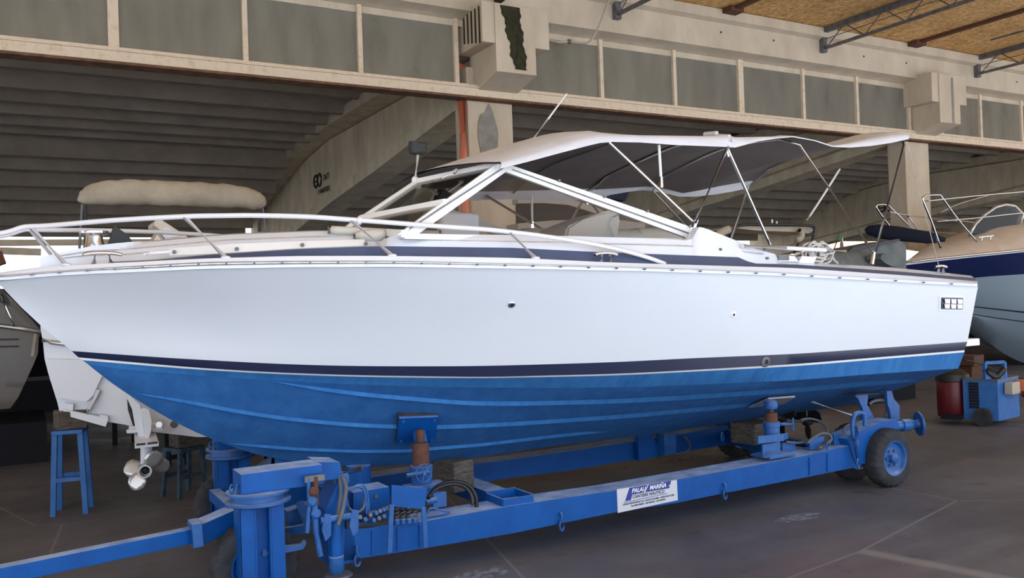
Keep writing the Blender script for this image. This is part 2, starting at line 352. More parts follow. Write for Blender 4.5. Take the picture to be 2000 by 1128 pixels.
# fascia beam above the glazing
zA, zB_, zC = 6.36, 6.84, 7.06
b = B(); b.prism([(-25, 12.1, zA), (-25, 12.1, zB_), (-25, 11.98, zB_+.04), (-25, 11.98, zC), (-25, 12.9, zC+.3), (-25, 12.9, 6.2), (-25, 12.42, 6.2), (-25, 12.42, 6.3), (-25, 12.3, zA-.03)], (75, 0, 0))
o = b.build('trim_1', 'concl'); struct(o, 'long precast concrete fascia beam above the window strip')
# bolt holes on fascia
for (u, v) in [(1408, 63), (1511, 79), (1687, 110), (1770, 123), (1986, 160)]:
    p = atY(u, v, 12.095); B().cyl(p, p+V((0, -.006, 0)), .02, n=10).build('bolt_hole', 'ink', o)
# sill rail + mullions + glass panes (window_1...)
sz0, sz1 = 5.08, 5.24
mull = [(221, 34), (478, 16), (702, 14), (1172, 11), (1315, 11), (1444, 16), (1566, 10), (1671, 10), (1912, 9), (1992, 9)]
cols_ = [(atY(903, 185, YF).x, atY(998, 190, YF).x), ()]
CX = [6.85, 17.65]
def mx(u): 
    v = 84+ (u/2000)*200; return atY(u, v-30, 12.45).x
win = []
edges = [-8.5, -6.9, -5.2, -3.6, -1.9, -.2, mx(221), mx(478), mx(702), 6.2]
bays = [edges, [7.3, mx(1172), mx(1315), mx(1444), mx(1566), mx(1671), mx(1772)], [18.6, mx(1912), mx(1992), 23.8, 25.6, 27.4], ]
wi = 1
for bay in bays:
    w = bpy.data.objects.new('window_%d' % wi, None); col.objects.link(w); w.location = (bay[0], 12.45, sz1); struct(w, 'clerestory strip of dusty panes above the opening'); wi += 1
    for a, c in zip(bay, bay[1:]):
        B().box2((a+.02, 12.44, sz1-.02), (c-.02, 12.452, 6.3)).build('pane', 'dirtyglass', w)
    fr = B()
    for x in bay:
        ww = .13 if abs(x-mx(221)) < .01 or abs(x-mx(1444)) < .01 else .07
        if x == 7.3: ww = .1
        fr.box2((x-ww/2, 12.38, sz1-.01), (x+ww/2, 12.48, 6.32))
    fr.build('window_frame', 'cream', w)
b = B(); b.box2((-10, 12.33, sz0), (30, 12.5, sz1), bev=.008); b.box2((-10, 12.36, sz1), (30, 12.44, sz1+.035)); b.box2((-10, 12.3, sz1-.03), (30, 12.34, sz1-.01))
o = b.build('trim_2', 'cream'); struct(o, 'cream painted steel sill rail running under the whole window strip')
b = B(); b.box2((-10, 12.33, sz0-.035), (30, 12.6, sz0)); b.build('rusty_underside', 'rustedge', o)
# columns with corbels
def column(X, label, first):
    t = thing('concrete_column', label, 'column', (X, 12.9, 0))
    w = .42
    B().box2((X-w, 12.52, 0), (X+w, 12.98, 5.6), bev=.02).build('shaft', 'concl' , t)
    # corbel: stepped block in front of facade
    X0, X1 = X-.52, X+.36
    z0, z1, z2 = 5.12, 5.78, 6.4
    b = B(); y0, y1 = 11.72, 12.6
    Xl = X-.42
    b.prism([(Xl+.12, y0, z0+.22), (Xl+.12, y1, z0), (Xl+.12, y1, z2), (Xl+.12, y0, z2)], (.72, 0, 0))
    b.box2((Xl-.1, y0+.02, z1), (Xl+1.12, y1, z2+.02), bev=.015)
    b.build('corbel', 'concl', t)
    if first:
        # moss streak: thin irregular crust on the corbel front
        b = B(); pts = []
        for k in range(60):
            f = k/59; z = z2-.02-(z2-z0-.30)*f; cx = X-.02+.16*f; hw = .17-.05*f+.018*math.sin(k*.31)+.010*math.sin(k*.83+1)+.006*random.random()
            pts.append((cx-hw, cx+hw*.9, z))
        for a_, c_ in zip(pts, pts[1:]):
            b.face([b.v((a_[0], y0-.004, a_[2])), b.v((a_[1], y0-.004, a_[2])), b.v((c_[1], y0-.004, c_[2])), b.v((c_[0], y0-.004, c_[2]))])
        b.build('moss_streak', 'moss', t, weld=True, solid=.012)
        b = B(); 
        for k in range(5):
            x = X-.3-.5; 
            b.box2((Xl-.106, y0+.08+.13*k, z1+.03*k), (Xl-.102, y0+.13+.13*k, z2-.05))
        b.build('dark_streaks', 'moss', t)
        b = B(); ring = [(X-.06+.17*math.cos(a)*(1+.2*math.sin(3*a)), 12.515, 4.35+.62*math.sin(a)*(1+.12*math.cos(5*a))) for a in [2*PI*i/24 for i in range(24)]]
        b.prism(ring, (0, -.012, 0)); b.build('cement_patch', 'stain', t)
        b = B(); b.box2((X-.1, 11.95, 6.55), (X+.02, 12.095, 6.68)); b.build('drain_hole', 'ink', t)
    else:
        b = B(); b.box2((X+.12, y0-.004, z0+.22), (X+.2, y0+.02, z2-.05)); b.build('grey_streak', 'stain', t)
    return t
column(CX[0], 'concrete column and stepped corbel with a dark green moss streak, beside an orange pipe', True)
column(CX[1]+.2, 'right concrete column and corbel with a grey damp streak, behind the canopy end', False)
column(-4.15, 'concrete column out at the left behind the boats', False)
# orange drain pipe
t = thing('drain_pipe', 'orange plastic drain pipe running down the left face of the mossy column', 'pipe', (6.36, 12.42, 0))
p0 = atY(916, 190, 12.44); p9 = atY(930, 386, 12.44); sl = (p9.x-p0.x)/(p0.z-p9.z)
b = B(); b.tube([(6.30, 12.46, z_) for z_ in (5.0, 4, 3, 2, 1, 0)], .078, 16); b.build('lower_pipe', 'orange', t, smooth=True)
pa = atY(874, 52, 12.8); pb = atY(880, 118, 12.8); pc = atY(905, 135, 12.8)
b = B(); b.tube(cr_spline([pa, (pa+pb)/2, pb, pb.lerp(pc, .6)+V((0, 0, -.02)), pc], 5), .075, 16); b.build('upper_elbow', 'orange', t, smooth=True)
b = B(); b.lathe((6.30, 12.46, 2.35), (0, 0, 1), [(0, .095), (.12, .095)], 16); b.build('pipe_collar', 'orange', t, smooth=35)
# cable across the fascia
t = thing('cable', 'pale cable looping from the board ceiling down along the window strip', 'cable', atY(1060, 76, 12.2))
pts = [atY(u, v, y) for u, v, y in [(1062, 75, 12.2), (1090, 82, 12.2), (1115, 82, 12.15), (1145, 84, 12.05), (1160, 70, 12.0), (1172, 45, 11.95), (1182, 18, 11.9), (1192, -6, 11.85)]]
B().tube(cr_spline(pts, 6), .018, 8).build('cable_run', 'sand', t, smooth=True)
B().box(atY(1112, 81, 12.16), (.05, .05, .07)).build('cable_clip', 'steel', t)
# ---------------------------------------------------------------- hall roof behind
PUR = [(13.2, 6.08), (14.4, 6.05), (15.6, 6.03), (16.85, 5.99), (17.85, 5.88), (18.95, 5.87), (19.9, 5.83), (20.75, 5.78), (21.6, 5.75), (22.5, 5.42), (23.25, 5.22), (24.1, 4.95), (25.0, 4.72), (25.9, 4.48), (26.8, 4.24), (27.8, 4.02)]
PD = .50
BX = [-15.0, -4.15, 6.85, 17.85, 28.85, 39.85]
def roofz(y, off):
    return lerp([(a, b+off) for a, b in PUR], y)
names = ['first', 'second', 'third', 'fourth', 'fifth', 'sixth', 'seventh', 'eighth', 'ninth', 'tenth', 'eleventh', 'twelfth', 'thirteenth', 'fourteenth', 'fifteenth', 'sixteenth']
bayn = ['far left bay', 'left bay', 'middle bay between the columns', 'right bay past the right column', 'last bay at far right']
for bi in range(len(BX)-1):
    xa, xb = BX[bi]+.55, BX[bi+1]-.55
    for i, (y, z) in enumerate(PUR):
        b = B(); b.prism([(xa, y-.08, z), (xa, y+.1, z), (xa, y+.14, z+PD+.1), (xa, y-.12, z+PD+.1)], (xb-xa, 0, 0))
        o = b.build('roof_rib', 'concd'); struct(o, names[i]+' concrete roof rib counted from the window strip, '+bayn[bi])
b = B(); pts = [(12.9, roofz(12.9, PD+.08))]+[(y, z+PD+.08) for y, z in PUR]+[(28.6, PUR[-1][1]+PD-.1)]
b.prism([(-16, y, z) for y, z in pts]+[(-16, y, z+.15) for y, z in pts[::-1]], (58, 0, 0))
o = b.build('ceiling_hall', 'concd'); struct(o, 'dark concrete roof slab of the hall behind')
# main raking I-beams
def ibeam(X, label, logo):
    t = thing('roof_beam', label, 'beam', (X, 12.9, 5), None)
    ft = [(12.7, 5.84), (20.4, 5.84), (22.4, 5.64), (28.6, 4.5)]     # underside of upper flange
    bb = [(12.7, 5.10), (15.0, 4.83), (17, 4.58), (20, 4.25), (22.8, 3.86), (28.6, 3.1)]
    b = B(); b.prism([(X-.68, y, z) for y, z in ft]+[(X-.68, y, z+.22) for y, z in ft[::-1]], (1.36, 0, 0)); b.build('upper_flange', 'conc', t)
    b = B(); b.prism([(X-.17, y, z-.03) for y, z in ft]+[(X-.17, y, z+.1) for y, z in bb[::-1]], (.34, 0, 0)); b.build('web', 'conc', t)
    b = B(); R = []
    for y, z in bb: R.append([(X-.17, y, z+.34), (X-.3, y, z+.24), (X-.3, y, z), (X+.3, y, z), (X+.3, y, z+.24), (X+.17, y, z+.34), (X-.17, y, z+.34)])
    b.grid(R); b.face([b.v(p) for p in R[0][:-1]]); b.face([b.v(p) for p in R[-1][:-1]]); b.build('lower_flange', 'conc', t, weld=True)
    if logo:
        y, z = logo
        mt = basis((X-.176, y, z), (0, -1, 0), (0, 0, 1))
        b = B()
        for k in (0, 1):
            c = mt@V((-.2+k*.3, 0, 0)); ring = [c+V((0, -math.cos(a)*.15, math.sin(a)*.15)) for a in [2*PI*i/20 for i in range(20)]]
            b.tube(ring, .03, 6, closed=True)
        b.beam(mt@V((-.32, 0, 0)), mt@V((-.1, 0, 0)), .02, .04)
        b.build('stencil_mark', 'ink', t)
        text('ONTI', .2, mt@Matrix.Translation((.62, 0, 0)), 'ink', t, 'stencil_text', bold=.004)
        text('P. MARBREX', .17, mt@Matrix.Translation((.42, -.3, 0)), 'ink', t, 'stencil_text', bold=.006)
    return t
ibeam(BX[1], 'concrete roof beam at far left over the stored boats', None)
ibeam(BX[2], 'sloping concrete roof beam running back from the mossy column, with stencilled mark', (21.3, 4.95))
ibeam(BX[3], 'sloping concrete roof beam running back from the right column, behind the canopy', (19.0, 5.1))
ibeam(BX[4], 'sloping concrete roof beam at the right edge with dark stencilled mark', (21.5, 4.8))
ibeam(BX[5], 'farthest sloping concrete roof beam at the right', None)
# back posts of the hall + low wall
for X in BX[1:]:
    b = B(); b.box2((X-.3, 28.65, 0), (X+.3, 29.1, 3.6)); tag(b.build('hall_post', 'conc'), 'square concrete post at the open far side of the hall, %s' % {-4.15: 'leftmost', 6.85: 'second from left', 17.85: 'middle', 28.85: 'second from right', 39.85: 'rightmost'}[X], 'post')
o = B().box2((42, 11, 0), (42.3, 29, 7)).build('wall_right', 'concd'); struct(o)
# far wall behind the right-hand boats
o = B().box2((32.5, 29.2, 0), (60, 29.5, 6.0)).build('wall_back', 'conc'); struct(o)
# ================================================================== MAIN BOAT
YC = 6.15
boat = thing('motor_boat', 'big white motor boat with blue underside and canvas top, sitting on the blue trailer', 'boat', (4, YC, .62))
stemprof = [(-16, 549), (0, 556), (42, 600), (85, 640), (140, 685), (153, 698), (164, 706), (188, 725), (212, 744), (248, 768), (273, 785), (302, 801), (339, 823), (388, 847), (430, 863), (451, 871), (486, 883), (503, 889), (524, 893), (577, 902), (646, 910), (704, 912), (790, 908), (839, 903), (871, 900), (938, 892), (1077, 871), (1200, 856), (1278, 848), (1320, 840), (1400, 828), (1450, 820), (1573, 803), (1668, 789)]
XS = 7.78   # transom X at the sheer (near corner)
XN = atY(1905, 560, YC-1.32).x; 
rowdef = {  # image line, half beam, fullness, mid t, transom factor
 'sheer': ([(-16, 549), (0, 549), (80, 541), (160, 536), (240, 533), (400, 525.5), (580, 522.5), (760, 521.6), (1000, 525), (1250, 530), (1500, 538), (1640, 545), (1910, 560)], 1.36, 2.6, .62, .97),
 'ntop': ([(140, 685), (320, 698), (499, 708), (588, 712), (700, 714.5), (850, 715), (961, 714), (1200, 707), (1350, 699), (1550, 691), (1889.5, 667)], 1.27, 2.0, .75, .985),
 'nbot': ([(153, 697.5), (366, 716.5), (499, 725), (588, 729), (720, 733), (850, 734.5), (961, 736), (1077, 732.5), (1200, 730), (1290, 725.5), (1550, 711), (1884, 683.5)], 1.26, 2.0, .77, .985),
 'pin': ([(161, 703), (366, 720), (499, 728), (588, 732), (720, 736), (850, 737.5), (961, 738), (1077, 735.5), (1200, 733), (1290, 728.5), (1550, 715), (1883.5, 687.5)], 1.25, 2.0, .78, .985),
 'chine': ([(172, 711), (233, 720), (339, 729), (494, 740), (588, 745), (639, 748), (727, 751.5), (850, 755), (1007, 757), (1200, 756.5), (1278, 754), (1370, 750), (1550, 742.5), (1689, 731), (1872, 719)], 1.20, 1.9, .85, .98),
}
def bfun(x, x0, x1, Bm, p, tm, ft):
    t = (x-x0)/(x1-x0)
    if t <= 0: return 0.0
    if t < tm: return Bm*(1-(1-t/tm)**p)
    return Bm*(1-(1-ft)*((t-tm)/(1-tm))**2)
def rowpts(name, n=61):
    pl, Bm, p, tm, ft = rowdef[name]
    x0 = atY(pl[0][0], pl[0][1], YC).x; x1 = atY(pl[-1][0], pl[-1][1], YC-Bm*ft).x
    us = [pl[0][0]+(pl[-1][0]-pl[0][0])*i/240 for i in range(241)]
    P = []
    for u in us:
        v = lerp(pl, u); y = YC-Bm*.5
        for _ in range(60):
            q = atY(u, v, y); ny = YC-bfun(q.x, x0, x1, Bm, p, tm, ft); y = y*.5+ny*.5
        P.append(atY(u, v, y))
    P[0] = atY(pl[0][0], pl[0][1], YC)
    # resample at even t^1.3 in X
    out = []
    xs = [q.x for q in P]
    for i in range(n):
        t = (i/(n-1))**1.35; X = x0+(x1-x0)*t
        k = 0
        while k < len(xs)-2 and xs[k+1] < X: k += 1
        a, c = P[k], P[k+1]; f = (X-a.x)/(c.x-a.x) if abs(c.x-a.x) > 1e-6 else 0
        f = max(0, min(1, f)); out.append(a.lerp(c, f))
    out[0] = P[0]; out[-1] = P[-1]
    # light smoothing
    for _ in range(3):
        o2 = out[:]
        for i in range(2, n-1): o2[i] = (out[i-1]+out[i]*2+out[i+1])/4
        out = o2
    return out
NR = 61
rows = {k: rowpts(k, NR) for k in rowdef}
# keel on the centreline
kp = [atY(u, v, YC) for u, v in stemprof[7:]]
kx0 = rows['chine'][0]; kp[0] = kx0.copy()
keel = []
L_ = [0]
for a, c in zip(kp, kp[1:]): L_.append(L_[-1]+(c-a).length)
xk0, xk1 = kp[0].x, kp[-1].x
for i in range(NR):
    t = (i/(NR-1))**1.35; X = xk0+(xk1-xk0)*t; k = 0
    while k < len(kp)-2 and kp[k+1].x < X: k += 1
    a, c = kp[k], kp[k+1]; keel.append(a.lerp(c, max(0, min(1, (X-a.x)/(c.x-a.x)))))
for _ in range(2):
    o2 = keel[:]
    for i in range(1, NR-1): o2[i] = (keel[i-1]+keel[i]*2+keel[i+1])/4
    keel = o2
rows['keel'] = keel
# intermediate topsides rows give the bow flare; stem follows the measured profile
def flare(a, c, n, k):
    out = []
    for j in range(1, n):
        s = j/n; r = []
        for i in range(NR):
            t = i/(NR-1); q = a[i].lerp(c[i], s)
            bow = max(0, 1-t/.7)**1.2
            q.y += k*bow*math.sin(PI*s)*(min(1, t*5))
            if i == 0:
                # follow stem curve
                uu = -16+(140+16)*s; q = atY(uu, lerp(stemprof, uu), YC)
            elif i < 6: 
                w_ = (1-i/6.0)**2; uu = -16+156*s; st = atY(uu, lerp(stemprof, uu), YC); base = a[0].lerp(c[0], s); q += (st-base)*w_
            r.append(q)
        out.append(r)
    return out
top = flare(rows['sheer'], rows['ntop'], 8, .13)
bot = []
for j in range(1, 6):
    s = j/6; r = []
    for i in range(NR):
        q = rows['chine'][i].lerp(rows['keel'][i], s); t = i/(NR-1)
        q.y += 0; q.z += 0
        # slight convexity forward
        q.y -= .03*math.sin(PI*s)*max(0, 1-t/.6)*min(1, t*6)
        r.append(q)
    bot.append(r)
R = [rows['sheer']]+top+[rows['ntop'], rows['nbot'], rows['pin'], rows['chine']]+bot+[rows['keel']]
mi = [0]*8+[0, 0, 0, 0]+[3]*6
mi = [0]*8+[1, 2, 4]+[3]*6
def mirror(P): return [V((p.x, 2*YC-p.y, p.z)) for p in P]
b = B()
G = b.grid(R, mi); G2 = b.grid([mirror(r) for r in R], mi)
# transom
for i in range(len(G)-1): b.face([G[i][-1], G[i+1][-1], G2[i+1][-1], G2[i][-1]], mi[i])
hull = b.build('hull', ['gel2', 'navy', 'white', 'anti', 'anti_lit'], boat, smooth=28, weld=True)
hb = BVHTree.FromPolygons([v.co.copy() for v in hull.data.vertices], [list(p.vertices) for p in hull.data.polygons])
def onhull(u, v, off=0):
    d = ray(u, v).normalized(); loc, nor, idx, dist = hb.ray_cast(CC, d)
    if loc is None: return None, None
    if nor.dot(d) > 0: nor = -nor
    return loc+nor*off, nor
# spray strakes
def strake(lo, wid, lab=None):
    b = B(); rowsA = []
    u0, u1 = lo[0][0], lo[-1][0]; n = 50; rr = []
    for i in range(n+1):
        u = u0+(u1-u0)*i/n; v = lerp(lo, u); e = min(1, i/5, (n-i)/3)*.9+.1
        p, nn = onhull(u, v); q, n2 = onhull(u, v-wid*e)
        if p is None or q is None: continue
        o_ = V((0, -1, .0))*(.035*e)
        rr.append([q+n2*.001, p+o_+V((0, 0, .004)), p+n2*.0])
    for j in range(3):
        for _ in range(2):
            c = [r[j].copy() for r in rr]
            for i in range(1, len(rr)-1): rr[i][j] = (c[i-1]+c[i]*2+c[i+1])/4
    b.grid(rr); b.grid([[V((p.x, 2*YC-p.y, p.z)) for p in r] for r in rr])
    return b.build('spray_strake', 'anti_lit', boat)
strake([(508, 741), (560, 751), (611, 762), (704, 774.5), (850, 787), (915, 792), (1007, 792.5), (1200, 788), (1310, 782), (1550, 766), (1710, 752), (1815, 742)], 9)
strake([(242, 765), (300, 776), (339, 783), (450, 805), (554, 821), (680, 833), (773, 837), (855, 838), (1007, 831), (1200, 818), (1290, 810), (1462, 794), (1540, 785)], 8)
strake([(430, 865), (500, 873), (588, 880), (704, 884), (796, 883), (835, 879), (938, 871), (1077, 854.5), (1188, 843)], 6)
# ---------------------------------------------------------------- deck moulding: rows above the sheer, offsets inboard of the hull side
sh = rows['sheer']; shx = [p.x for p in sh]
def sheerY(X):
    k = 0
    if X <= shx[0]: return YC
    while k < len(shx)-2 and shx[k+1] < X: k += 1
    a, c = sh[k], sh[k+1]; return a.y+(c.y-a.y)*min(1, (X-a.x)/(c.x-a.x))
def upt(u, v, inset):
    y = YC-.7
    for _ in range(60):
        q = atY(u, v, y); y = y*.5+.5*min(YC, sheerY(q.x)+inset)
    return atY(u, v, y)
def urow(pl, inset, u0, u1, n=70, sm=2):
    out = []
    for i in range(n+1):
        u = u0+(u1-u0)*i/n; ins = inset(u) if callable(inset) else inset; out.append(upt(u, lerp(pl, u), ins))
    for _ in range(sm):
        c = out[:]
        for i in range(1, n): out[i] = (c[i-1]+2*c[i]+c[i+1])/4
    return out
vs_ = rowdef['sheer'][0]
lip1 = [(u, v-1) for u, v in vs_]; lip2 = [(u, v-7) for u, v in vs_]; 
railb = [(u, v-7) for u, v in vs_]; railt = [(-16, 538), (0, 538), (75, 531), (160, 525), (400, 511), (580, 509), (760, 508.5), (1000, 514), (1250, 521), (1500, 530), (1640, 538), (1910, 553)]
toe = [(-16, 535), (0, 533.5), (75, 522), (160, 516.5), (400, 504.5), (580, 499.5), (760, 499.5), (1000, 503), (1200, 512.5), (1462, 520.5), (1552, 523), (1760, 537), (1906, 549)]
a0, a1 = -16, 1909
def ins0(k): return lambda u: k
b = B()
r0 = urow(vs_, -.0, a0, a1); r1 = urow(lip1, -.03, a0, a1); r2 = urow(lip2, -.03, a0, a1); r3 = urow(toe, -.0, a0, a1); r4 = urow([(u, v-1) for u, v in toe], .16, a0, a1)
GG = b.grid([r0, r1, r2, r3, r4]); GH = b.grid([mirror(r) for r in (r0, r1, r2, r3, r4)])
for i in range(4): b.face([GG[i][-1], GG[i+1][-1], GH[i+1][-1], GH[i][-1]])
# foredeck surface
for i in range(48): 
    if GG[4][i].co.x < 3.3: b.face([GG[4][i], GG[4][i+1], GH[4][i+1], GH[4][i]])
# aft deck strip
b.build('deck_moulding', 'gel', boat, smooth=30, weld=True)
# metal rub rail
b = B(); q1 = urow(railb, -.032, a0, a1+1); q2 = urow([(u, (lerp(railb, u)+lerp(railt, u))/2) for u in range(-16, 1911, 30)]+[(1910, 553+.0)], -.055, a0, a1+1); q3 = urow(railt, -.03, a0, a1+1); q4 = urow(railt, .01, a0, a1+1)
b.grid([q1, q2, q3, q4]); b.grid([mirror(r) for r in (q1, q2, q3, q4)]); b.build('rub_rail', 'alu', boat, smooth=True)
for i in range(34):
    u = 60+i*54.5; v = lerp(railt, u)+4; p = upt(u, v, -.045); B().cyl(p+V((0, -.012, 0)), p+V((0, .01, 0)), .006, n=6).build('rail_screw', 'steel', boat)
# navy side stripe
stop = [(219, 511), (300, 507), (400, 498), (450, 495), (580, 486.5), (721, 481), (760, 480.5), (1000, 483.5), (1150, 491), (1442, 502), (1470, 514), (1552, 516), (1760, 530), (1897, 542)]
u0, u1 = 219, 1905
b = B(); nb = urow([(u, v+.5) for u, v in toe], .06, u0, u1, 110, 0); nt = urow(stop, .10, u0, u1, 110, 0); b.grid([nb, nt]); b.grid([mirror(nb), mirror(nt)])
b.build('navy_side_stripe', 'navyg', boat)
# white coaming side above the stripe
ctop = [(735, 480.6), (745, 474), (758, 464), (775, 458), (840, 456), (1130, 461), (1340, 469), (1352, 466), (1362, 449), (1366, 443), (1376, 445), (1447, 473), (1470, 484), (1514, 496), (1520, 510), (1600, 514), (1700, 519.5), (1760, 524), (1820, 529.5), (1897, 538), (1906, 545)]
us = sorted(set([735+ (1906-735)*i/130 for i in range(131)]+[c[0] for c in ctop]+[1442, 1470]))
def prow(pl, ins, us): return [upt(u, lerp(pl, u), ins) for u in us]
bb_ = prow(stop, .101, us); tt_ = prow(ctop, .17, us)
def inner(P, d): return [V((p.x, p.y+d, p.z)) for p in P]
b = B(); rr = [bb_, tt_, inner(tt_, .07), [V((p.x, p.y+.1, p.z-.25)) for p in tt_]]
b.grid(rr); b.grid([mirror(r) for r in rr]); b.build('cockpit_coaming', 'gel', boat, smooth=25)
# moulding line along the coaming
b = B(); ln = prow([(780, 468), (1130, 474), (1345, 480), (1505, 497)], .135, [780+i*8 for i in range(90)]); b.tube(ln, .004, 6); b.build('coaming_seam', 'alu', boat)
# coachroof (trunk cabin)
rtop = [(77, 505), (100, 499), (175, 483), (250, 474), (400, 460), (450, 456), (600, 450), (752, 447), (800, 447), (860, 450)]
def lay(dv, ins, u0=78, u1=858, n=60):
    return [upt(u0+(u1-u0)*i/n, lerp(rtop, u0+(u1-u0)*i/n)+dv*min(1, .3+(u0+(u1-u0)*i/n-60)/260), ins) for i in range(n+1)]
b = B()
L0 = lay(52, .17); L1 = lay(24, .27); L1b = lay(22, .30); L2 = lay(14, .32); L2b = lay(12, .345); L3 = lay(7, .365); L4 = lay(2, .39); L5 = lay(0, .44)
for P in (L0, L1, L1b, L2, L2b, L3, L4, L5):
    for p in P:
        if p.y > YC-.12: p.y = YC-.12
Ls = [L0, L1, L1b, L2, L2b, L3, L4, L5]
Ga = b.grid(Ls); Gb = b.grid([mirror(r) for r in Ls])
for i in range(60): b.face([Ga[7][i], Ga[7][i+1], Gb[7][i+1], Gb[7][i]])
for i in range(7): b.face([Ga[i][0], Ga[i+1][0], Gb[i+1][0], Gb[i][0]])
b.build('coachroof', 'gel', boat, smooth=20, weld=True)
for Lr in (L1b, L2b):
    B().tube([p+V((0, -.004, 0)) for p in Lr[3:]], .0035, 6).build('coachroof_seam', 'alu', boat)
# long side board with screws
b = B(); bt = [upt(u, lerp([(332, 487), (450, 478), (580, 473), (720, 469)], u), .16) for u in range(332, 722, 10)]; bo = [upt(u, lerp([(332, 500), (400, 498), (450, 495), (580, 486.5), (720, 481)], u), .12) for u in range(332, 722, 10)]
b.grid([bt, bo]); brd = b.build('side_board', 'white', boat, solid=.02)
for u, v in [(462, 486), (590, 478), (714, 476), (340, 492)]:
    p = upt(u, v, .12); B().cyl(p, p+V((0, -.012, 0)), .012, n=10).build('board_screw', 'steel', brd)
b = B(); b.tube([upt(u, v, .13) for u, v in [(282, 497), (295, 494), (340, 491)]], .012, 8); b.build('board_bracket', 'white', boat)
# folded cover end lying by the windscreen base
B().tube(cr_spline([upt(u, v, .36) for u, v in [(640, 449), (680, 451), (720, 453), (748, 455)]], 4), [.03]*13, 10).build('sunpad_roll', 'vinyl', boat, smooth=True); b = B(); b.tube(cr_spline([upt(u, v, .30) for u, v in [(690, 460), (725, 460), (752, 457)]], 4), [.02, .03, .035, .04, .045, .045, .045, .04, .03], 10)
b.build('sunpad_roll', 'vinyl', boat, smooth=True)
# cockpit sole, dash, seats
b = B(); b.box2((3.6, YC-.9, 1.40), (7.3, YC+.9, 1.44)); b.build('cockpit_sole', 'gel', boat)
b = B(); b.prism([(3.1, YC-.85, 1.42), (3.7, YC-.85, 1.42), (3.7, YC-.85, 1.95), (3.4, YC-.85, 2.0), (3.0, YC-.85, 2.0)], (0, 1.7, 0)); b.build('dashboard', 'gel', boat)
def pillow(b, c, sz, rz=0, ry=0, bev=.06): 
    m = Matrix.Translation(V(c))@Matrix.Rotation(rz, 4, 'Z')@Matrix.Rotation(ry, 4, 'Y')
    t = bmesh.new(); bmesh.ops.create_cube(t, size=1)
    for q in t.verts: q.co = V((q.co.x*sz[0], q.co.y*sz[1], q.co.z*sz[2]))
    bmesh.ops.bevel(t, geom=t.edges[:], offset=bev, segments=4, affect='EDGES', profile=.5); b.merge(t, m)
# helm seat (grey-white rounded back) seen left of the pipe
p = atY(895, 430, 5.75); b = B(); pillow(b, (p.x, p.y, p.z-.2), (.36, .07, .52), .15, 0, .03); b.build('helm_seat_back', 'gel', boat, smooth=40)
p1 = atY(1100, 458, 5.9); p2 = atY(1205, 418, 5.9)
b = B(); sb = [atY(u, v, 5.75) for u, v in [(1103, 470), (1108, 442), (1140, 428), (1185, 411), (1196, 410), (1209, 414), (1214, 424), (1206, 470)]]
t = bmesh.new(); A_ = [t.verts.new(p) for p in sb]; B_ = [t.verts.new(p+V((0.05, .55, 0))) for p in sb]; t.faces.new(A_[::-1]); t.faces.new(B_); n_ = len(sb)
for i in range(n_): t.faces.new([A_[i], A_[(i+1) % n_], B_[(i+1) % n_], B_[i]])
bmesh.ops.bevel(t, geom=t.edges[:], offset=.022, segments=3, affect='EDGES'); b.merge(t, Matrix()); st = b.build('bench_seat_back', 'vinyl', boat, smooth=40)
b = B(); b.tube([atY(u, v, 5.735) for u, v in [(1199, 462), (1190, 440), (1196, 424), (1208, 419)]], .004, 6); b.build('seat_piping', 'alu', st)
b = B(); q = atY(1080, 448, 7.0); pillow(b, (q.x+.3, q.y, q.z-.25), (1.5, .4, .5), 0, 0, .08); b.build('lounge_cushion', 'vinyl', boat, smooth=40); b = B(); q = atY(1300, 455, 7.0); pillow(b, (q.x, q.y, q.z-.1), (1.0, .4, .28), 0, 0, .06)
b.build('lounge_cushion', 'vinyl', boat, smooth=40)
b = B(); b.tube([atY(u, v, 5.6) for u, v in [(770, 470), (860, 452)]], .01, 8); b.build('dash_grip', 'black', boat)
